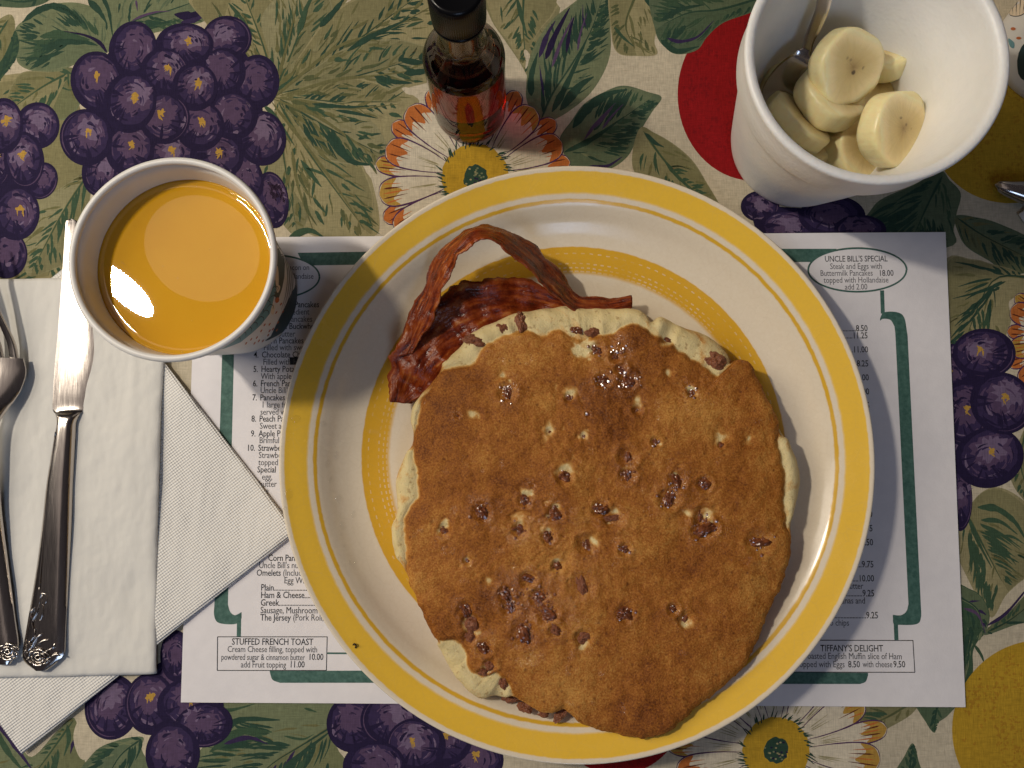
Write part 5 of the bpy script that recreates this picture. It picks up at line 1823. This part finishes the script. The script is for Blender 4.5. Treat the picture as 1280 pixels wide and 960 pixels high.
KZ = NAP2Z + .0012
kb = P(50, 838, KZ)
knife = empty("table_knife", (kb.x, kb.y, NAP2Z))
tag(knife, "steel table knife with ornate flowered handle lying on the napkin", "knife")
tl = -.0016
station_bar("blade", [(86, 274, 92, 274, KZ, .0001, 0), (83, 277, 96, 277, KZ, .0002, tl * .3), (82, 290, 98, 290, KZ, .0003, tl * .5), (79, 340, 106, 340, KZ, .0003, tl * .75), (74, 410, 116, 410, KZ, .0003, tl), (70, 455, 115, 455, KZ, .0003, tl),
                      (67.5, 490, 108, 490, KZ, .0003, tl), (67, 511, 103, 511, KZ, .0003, tl * .9), (68, 516, 101, 516, KZ + .0004, .0008, 0)], STEEL, knife)
station_bar("handle", [(68, 515, 101, 515, KZ + .0004, .0008, 0), (70, 521, 97, 521, KZ + .001, .0022, 0), (71, 530, 94, 530, KZ + .001, .0028, 0), (68, 548, 93, 548, KZ + .001, .0030, 0), (58, 605, 90, 605, KZ + .001, .0030, 0), (52, 660, 88, 660, KZ + .001, .0029, 0),
                       (44, 720, 85, 720, KZ + .001, .0023, 0), (34, 780, 82, 780, KZ + .001, .0019, 0), (30, 803, 81, 803, KZ + .001, .0016, 0), (28, 818, 79.5, 818, KZ + .001, .0014, 0), (32, 829, 70, 829, KZ + .001, .0013, 0), (44, 838, 58, 838, KZ + .001, .001, 0)], STEEL, knife)


def ornament(parent, z, dx, dy, cut=None):
    """rose, leaves, scroll and bead row in relief near the end of a handle"""
    def tp(pts, r_, nn=6):
        c = np.array([P(x + dx, y + dy, z) for x, y in crom(pts, nn)])
        return tube_geo(c, np.interp(np.linspace(0, 1, len(c)), [0, .2, .8, 1], [r_ * .5, r_, r_, r_ * .4]), 6)
    geo = []
    rx, ry = 48, 822
    for r_, k in ((3.2, 0), (6.4, .4), (10, .1)):
        n_ = 1 if r_ < 4 else (4 if r_ < 8 else 6)
        for j in range(n_):
            a0 = k + 2 * math.pi * j / n_
            sp_ = (2 * math.pi / n_) * 1.05
            rr_ = [r_ * (1 + .18 * math.sin(q * math.pi)) for q in np.linspace(0, 1, 5)]
            geo.append(tp([(rx + rr_[q] * math.cos(a0 + sp_ * q / 4) * 1.1, ry + rr_[q] * math.sin(a0 + sp_ * q / 4) * .85) for q in range(5)], .00052))
    l = parent.location
    V, F = join_geo(geo)
    mesh_obj("rose_ornament", [(v[0] - l[0], v[1] - l[1], v[2] - l[2]) for v in V], F, STEEL, parent)
    if cut:
        return
    geo = []
    for q in ([(34, 816), (38, 808), (36, 800)], [(38, 812), (44, 800), (52, 792)], [(44, 810), (52, 802), (60, 800)], [(58, 814), (66, 810), (68, 804)], [(36, 804), (42, 796), (44, 786)], [(62, 822), (70, 818), (76, 820)], [(34, 824), (31, 818), (33, 811)],
              [(44, 792), (40, 778), (46, 766), (50, 752)], [(50, 776), (54, 764), (52, 750), (54, 742)], [(52, 758), (58, 752), (58, 744), (53, 742), (50, 748)], [(42, 776), (38, 768), (42, 760)]):
        geo.append(tp(q, .00044))
    V, F = join_geo(geo)
    mesh_obj("scroll_ornament", [(v[0] - l[0], v[1] - l[1], v[2] - l[2]) for v in V], F, STEEL, parent)
    if cut:
        return
    geo = []
    for j in range(16):
        y = 735 - j * 5.6
        x = 50.5 + (735 - y) * .075
        p = P(x + dx, y + dy, z)
        geo.append(tube_geo([(p.x, p.y, p.z - .0003), (p.x, p.y, p.z + .0001), (p.x, p.y, p.z + .00035)], [.0005, .00042, .0001], 6))
    V, F = join_geo(geo)
    mesh_obj("bead_row", [(v[0] - l[0], v[1] - l[1], v[2] - l[2]) for v in V], F, STEEL, parent)


ornament(knife, KZ + .0030, 0, 0)
l = knife.location
c = np.array([P(x, y, KZ + .0034) for x, y in crom([(69.5, 540), (62, 600), (56, 655), (52, 700), (49, 738)], 8)]) - np.array(l)
V, F = tube_geo(c, .00035, 6)
mesh_obj("edge_moulding", V, F, STEEL, knife)

fb = P(8, 832, KZ)
fork = empty("table_fork", (fb.x, fb.y, NAP2Z))
tag(fork, "steel table fork at the left edge of the picture, beside the knife", "fork")
FX = -12
rgt = [(830, 12, .001, .001), (820, 18, .001, .002), (805, 22, .001, .0022), (770, 17.5, .001, .0024), (700, 8.5, .0015, .0026), (640, 1, .003, .0026), (580, -3, .005, .0024), (535, -3.5, .0062, .0022), (512, 2, .0052, .002), (500, 11, .0046, .0018), (485, 20, .004, .0015), (465, 26, .0035, .0012), (447, 23, .0035, .0008)]
station_bar("handle", [(2 * FX + (30 if y > 825 else 0) - x, y, x, y, KZ + z + (.0030 if y < 515 else 0), c_, -.0065 if y < 515 else 0) for y, x, z, c_ in rgt], STEEL, fork, 17)
for k in range(4):
    xr = 23 - k * 18.6
    st = [(xr - 11.5, 449, xr, 449, KZ + .0035, .0007, 0), (xr - 16, 425, xr - 6, 425, KZ + .0050, .0007, 0), (xr - 34, 385, xr - 25.5, 385, KZ + .0095, .0006, 0), (xr - 58, 330, xr - 52, 330, KZ + .0140, .0005, 0), (xr - 70, 290, xr - 67, 290, KZ + .0155, .0003, 0)]
    station_bar("tine", st, STEEL, fork, 9)
ornament(fork, KZ + .0028, -38, -7, True)

# spoon standing in the foam tub
sroot = empty("dessert_spoon", tuple(P(975, 118, .02)))
tag(sroot, "steel spoon standing in the foam tub, its handle against the wall", "spoon")
station_bar("bowl", [(966, 150, 975, 154, .016, .0003, 0), (952, 128, 982, 132, .019, -.002, 0), (955, 106, 994, 120, .0275, -.003, 0), (970, 84, 1008, 102, .0360, -.003, 0), (988, 69, 1014, 84, .0425, -.0016, 0), (1003, 60, 1014, 66, .0445, .0006, 0)], STEEL, sroot)
station_bar("handle", [(1003, 60, 1014, 66, .0445, .0006, 0), (1006, 46, 1018, 52, .0490, .001, 0), (1013, 28, 1028, 33, .0560, .001, 0), (1021, 5, 1038, 8, .064, .001, 0), (1024, -30, 1044, -28, .073, .001, 0), (1028, -75, 1050, -73, .082, .001, 0), (1032, -105, 1046, -105, .081, .0006, 0)], STEEL, sroot)

# spoon tip lying on the cloth at the right edge
sp0 = P(1243, 231, CZ + .002)
s2 = empty("table_spoon", tuple(sp0))
tag(s2, "dull steel spoon tip on the tablecloth at the right edge", "spoon")
station_bar("bowl", [(1243, 232, 1243, 230, CZ + .004, .0002, 0), (1250, 239.5, 1250, 226, CZ + .005, .0016, 0), (1264, 247.5, 1264, 226, CZ + .005, .003, 0), (1290, 258, 1292, 225, CZ + .005, .004, 0), (1330, 268, 1335, 228, CZ + .005, .0045, 0), (1375, 268, 1380, 240, CZ + .005, .003, 0), (1400, 262, 1402, 252, CZ + .005, .002, 0)], STEEL, s2)
station_bar("handle", [(1400, 262, 1402, 252, CZ + .005, .002, 0), (1450, 272, 1452, 263, CZ + .006, .002, 0), (1560, 298, 1564, 282, CZ + .003, .002, 0), (1620, 312, 1624, 296, CZ + .002, .001, 0)], STEEL, s2)
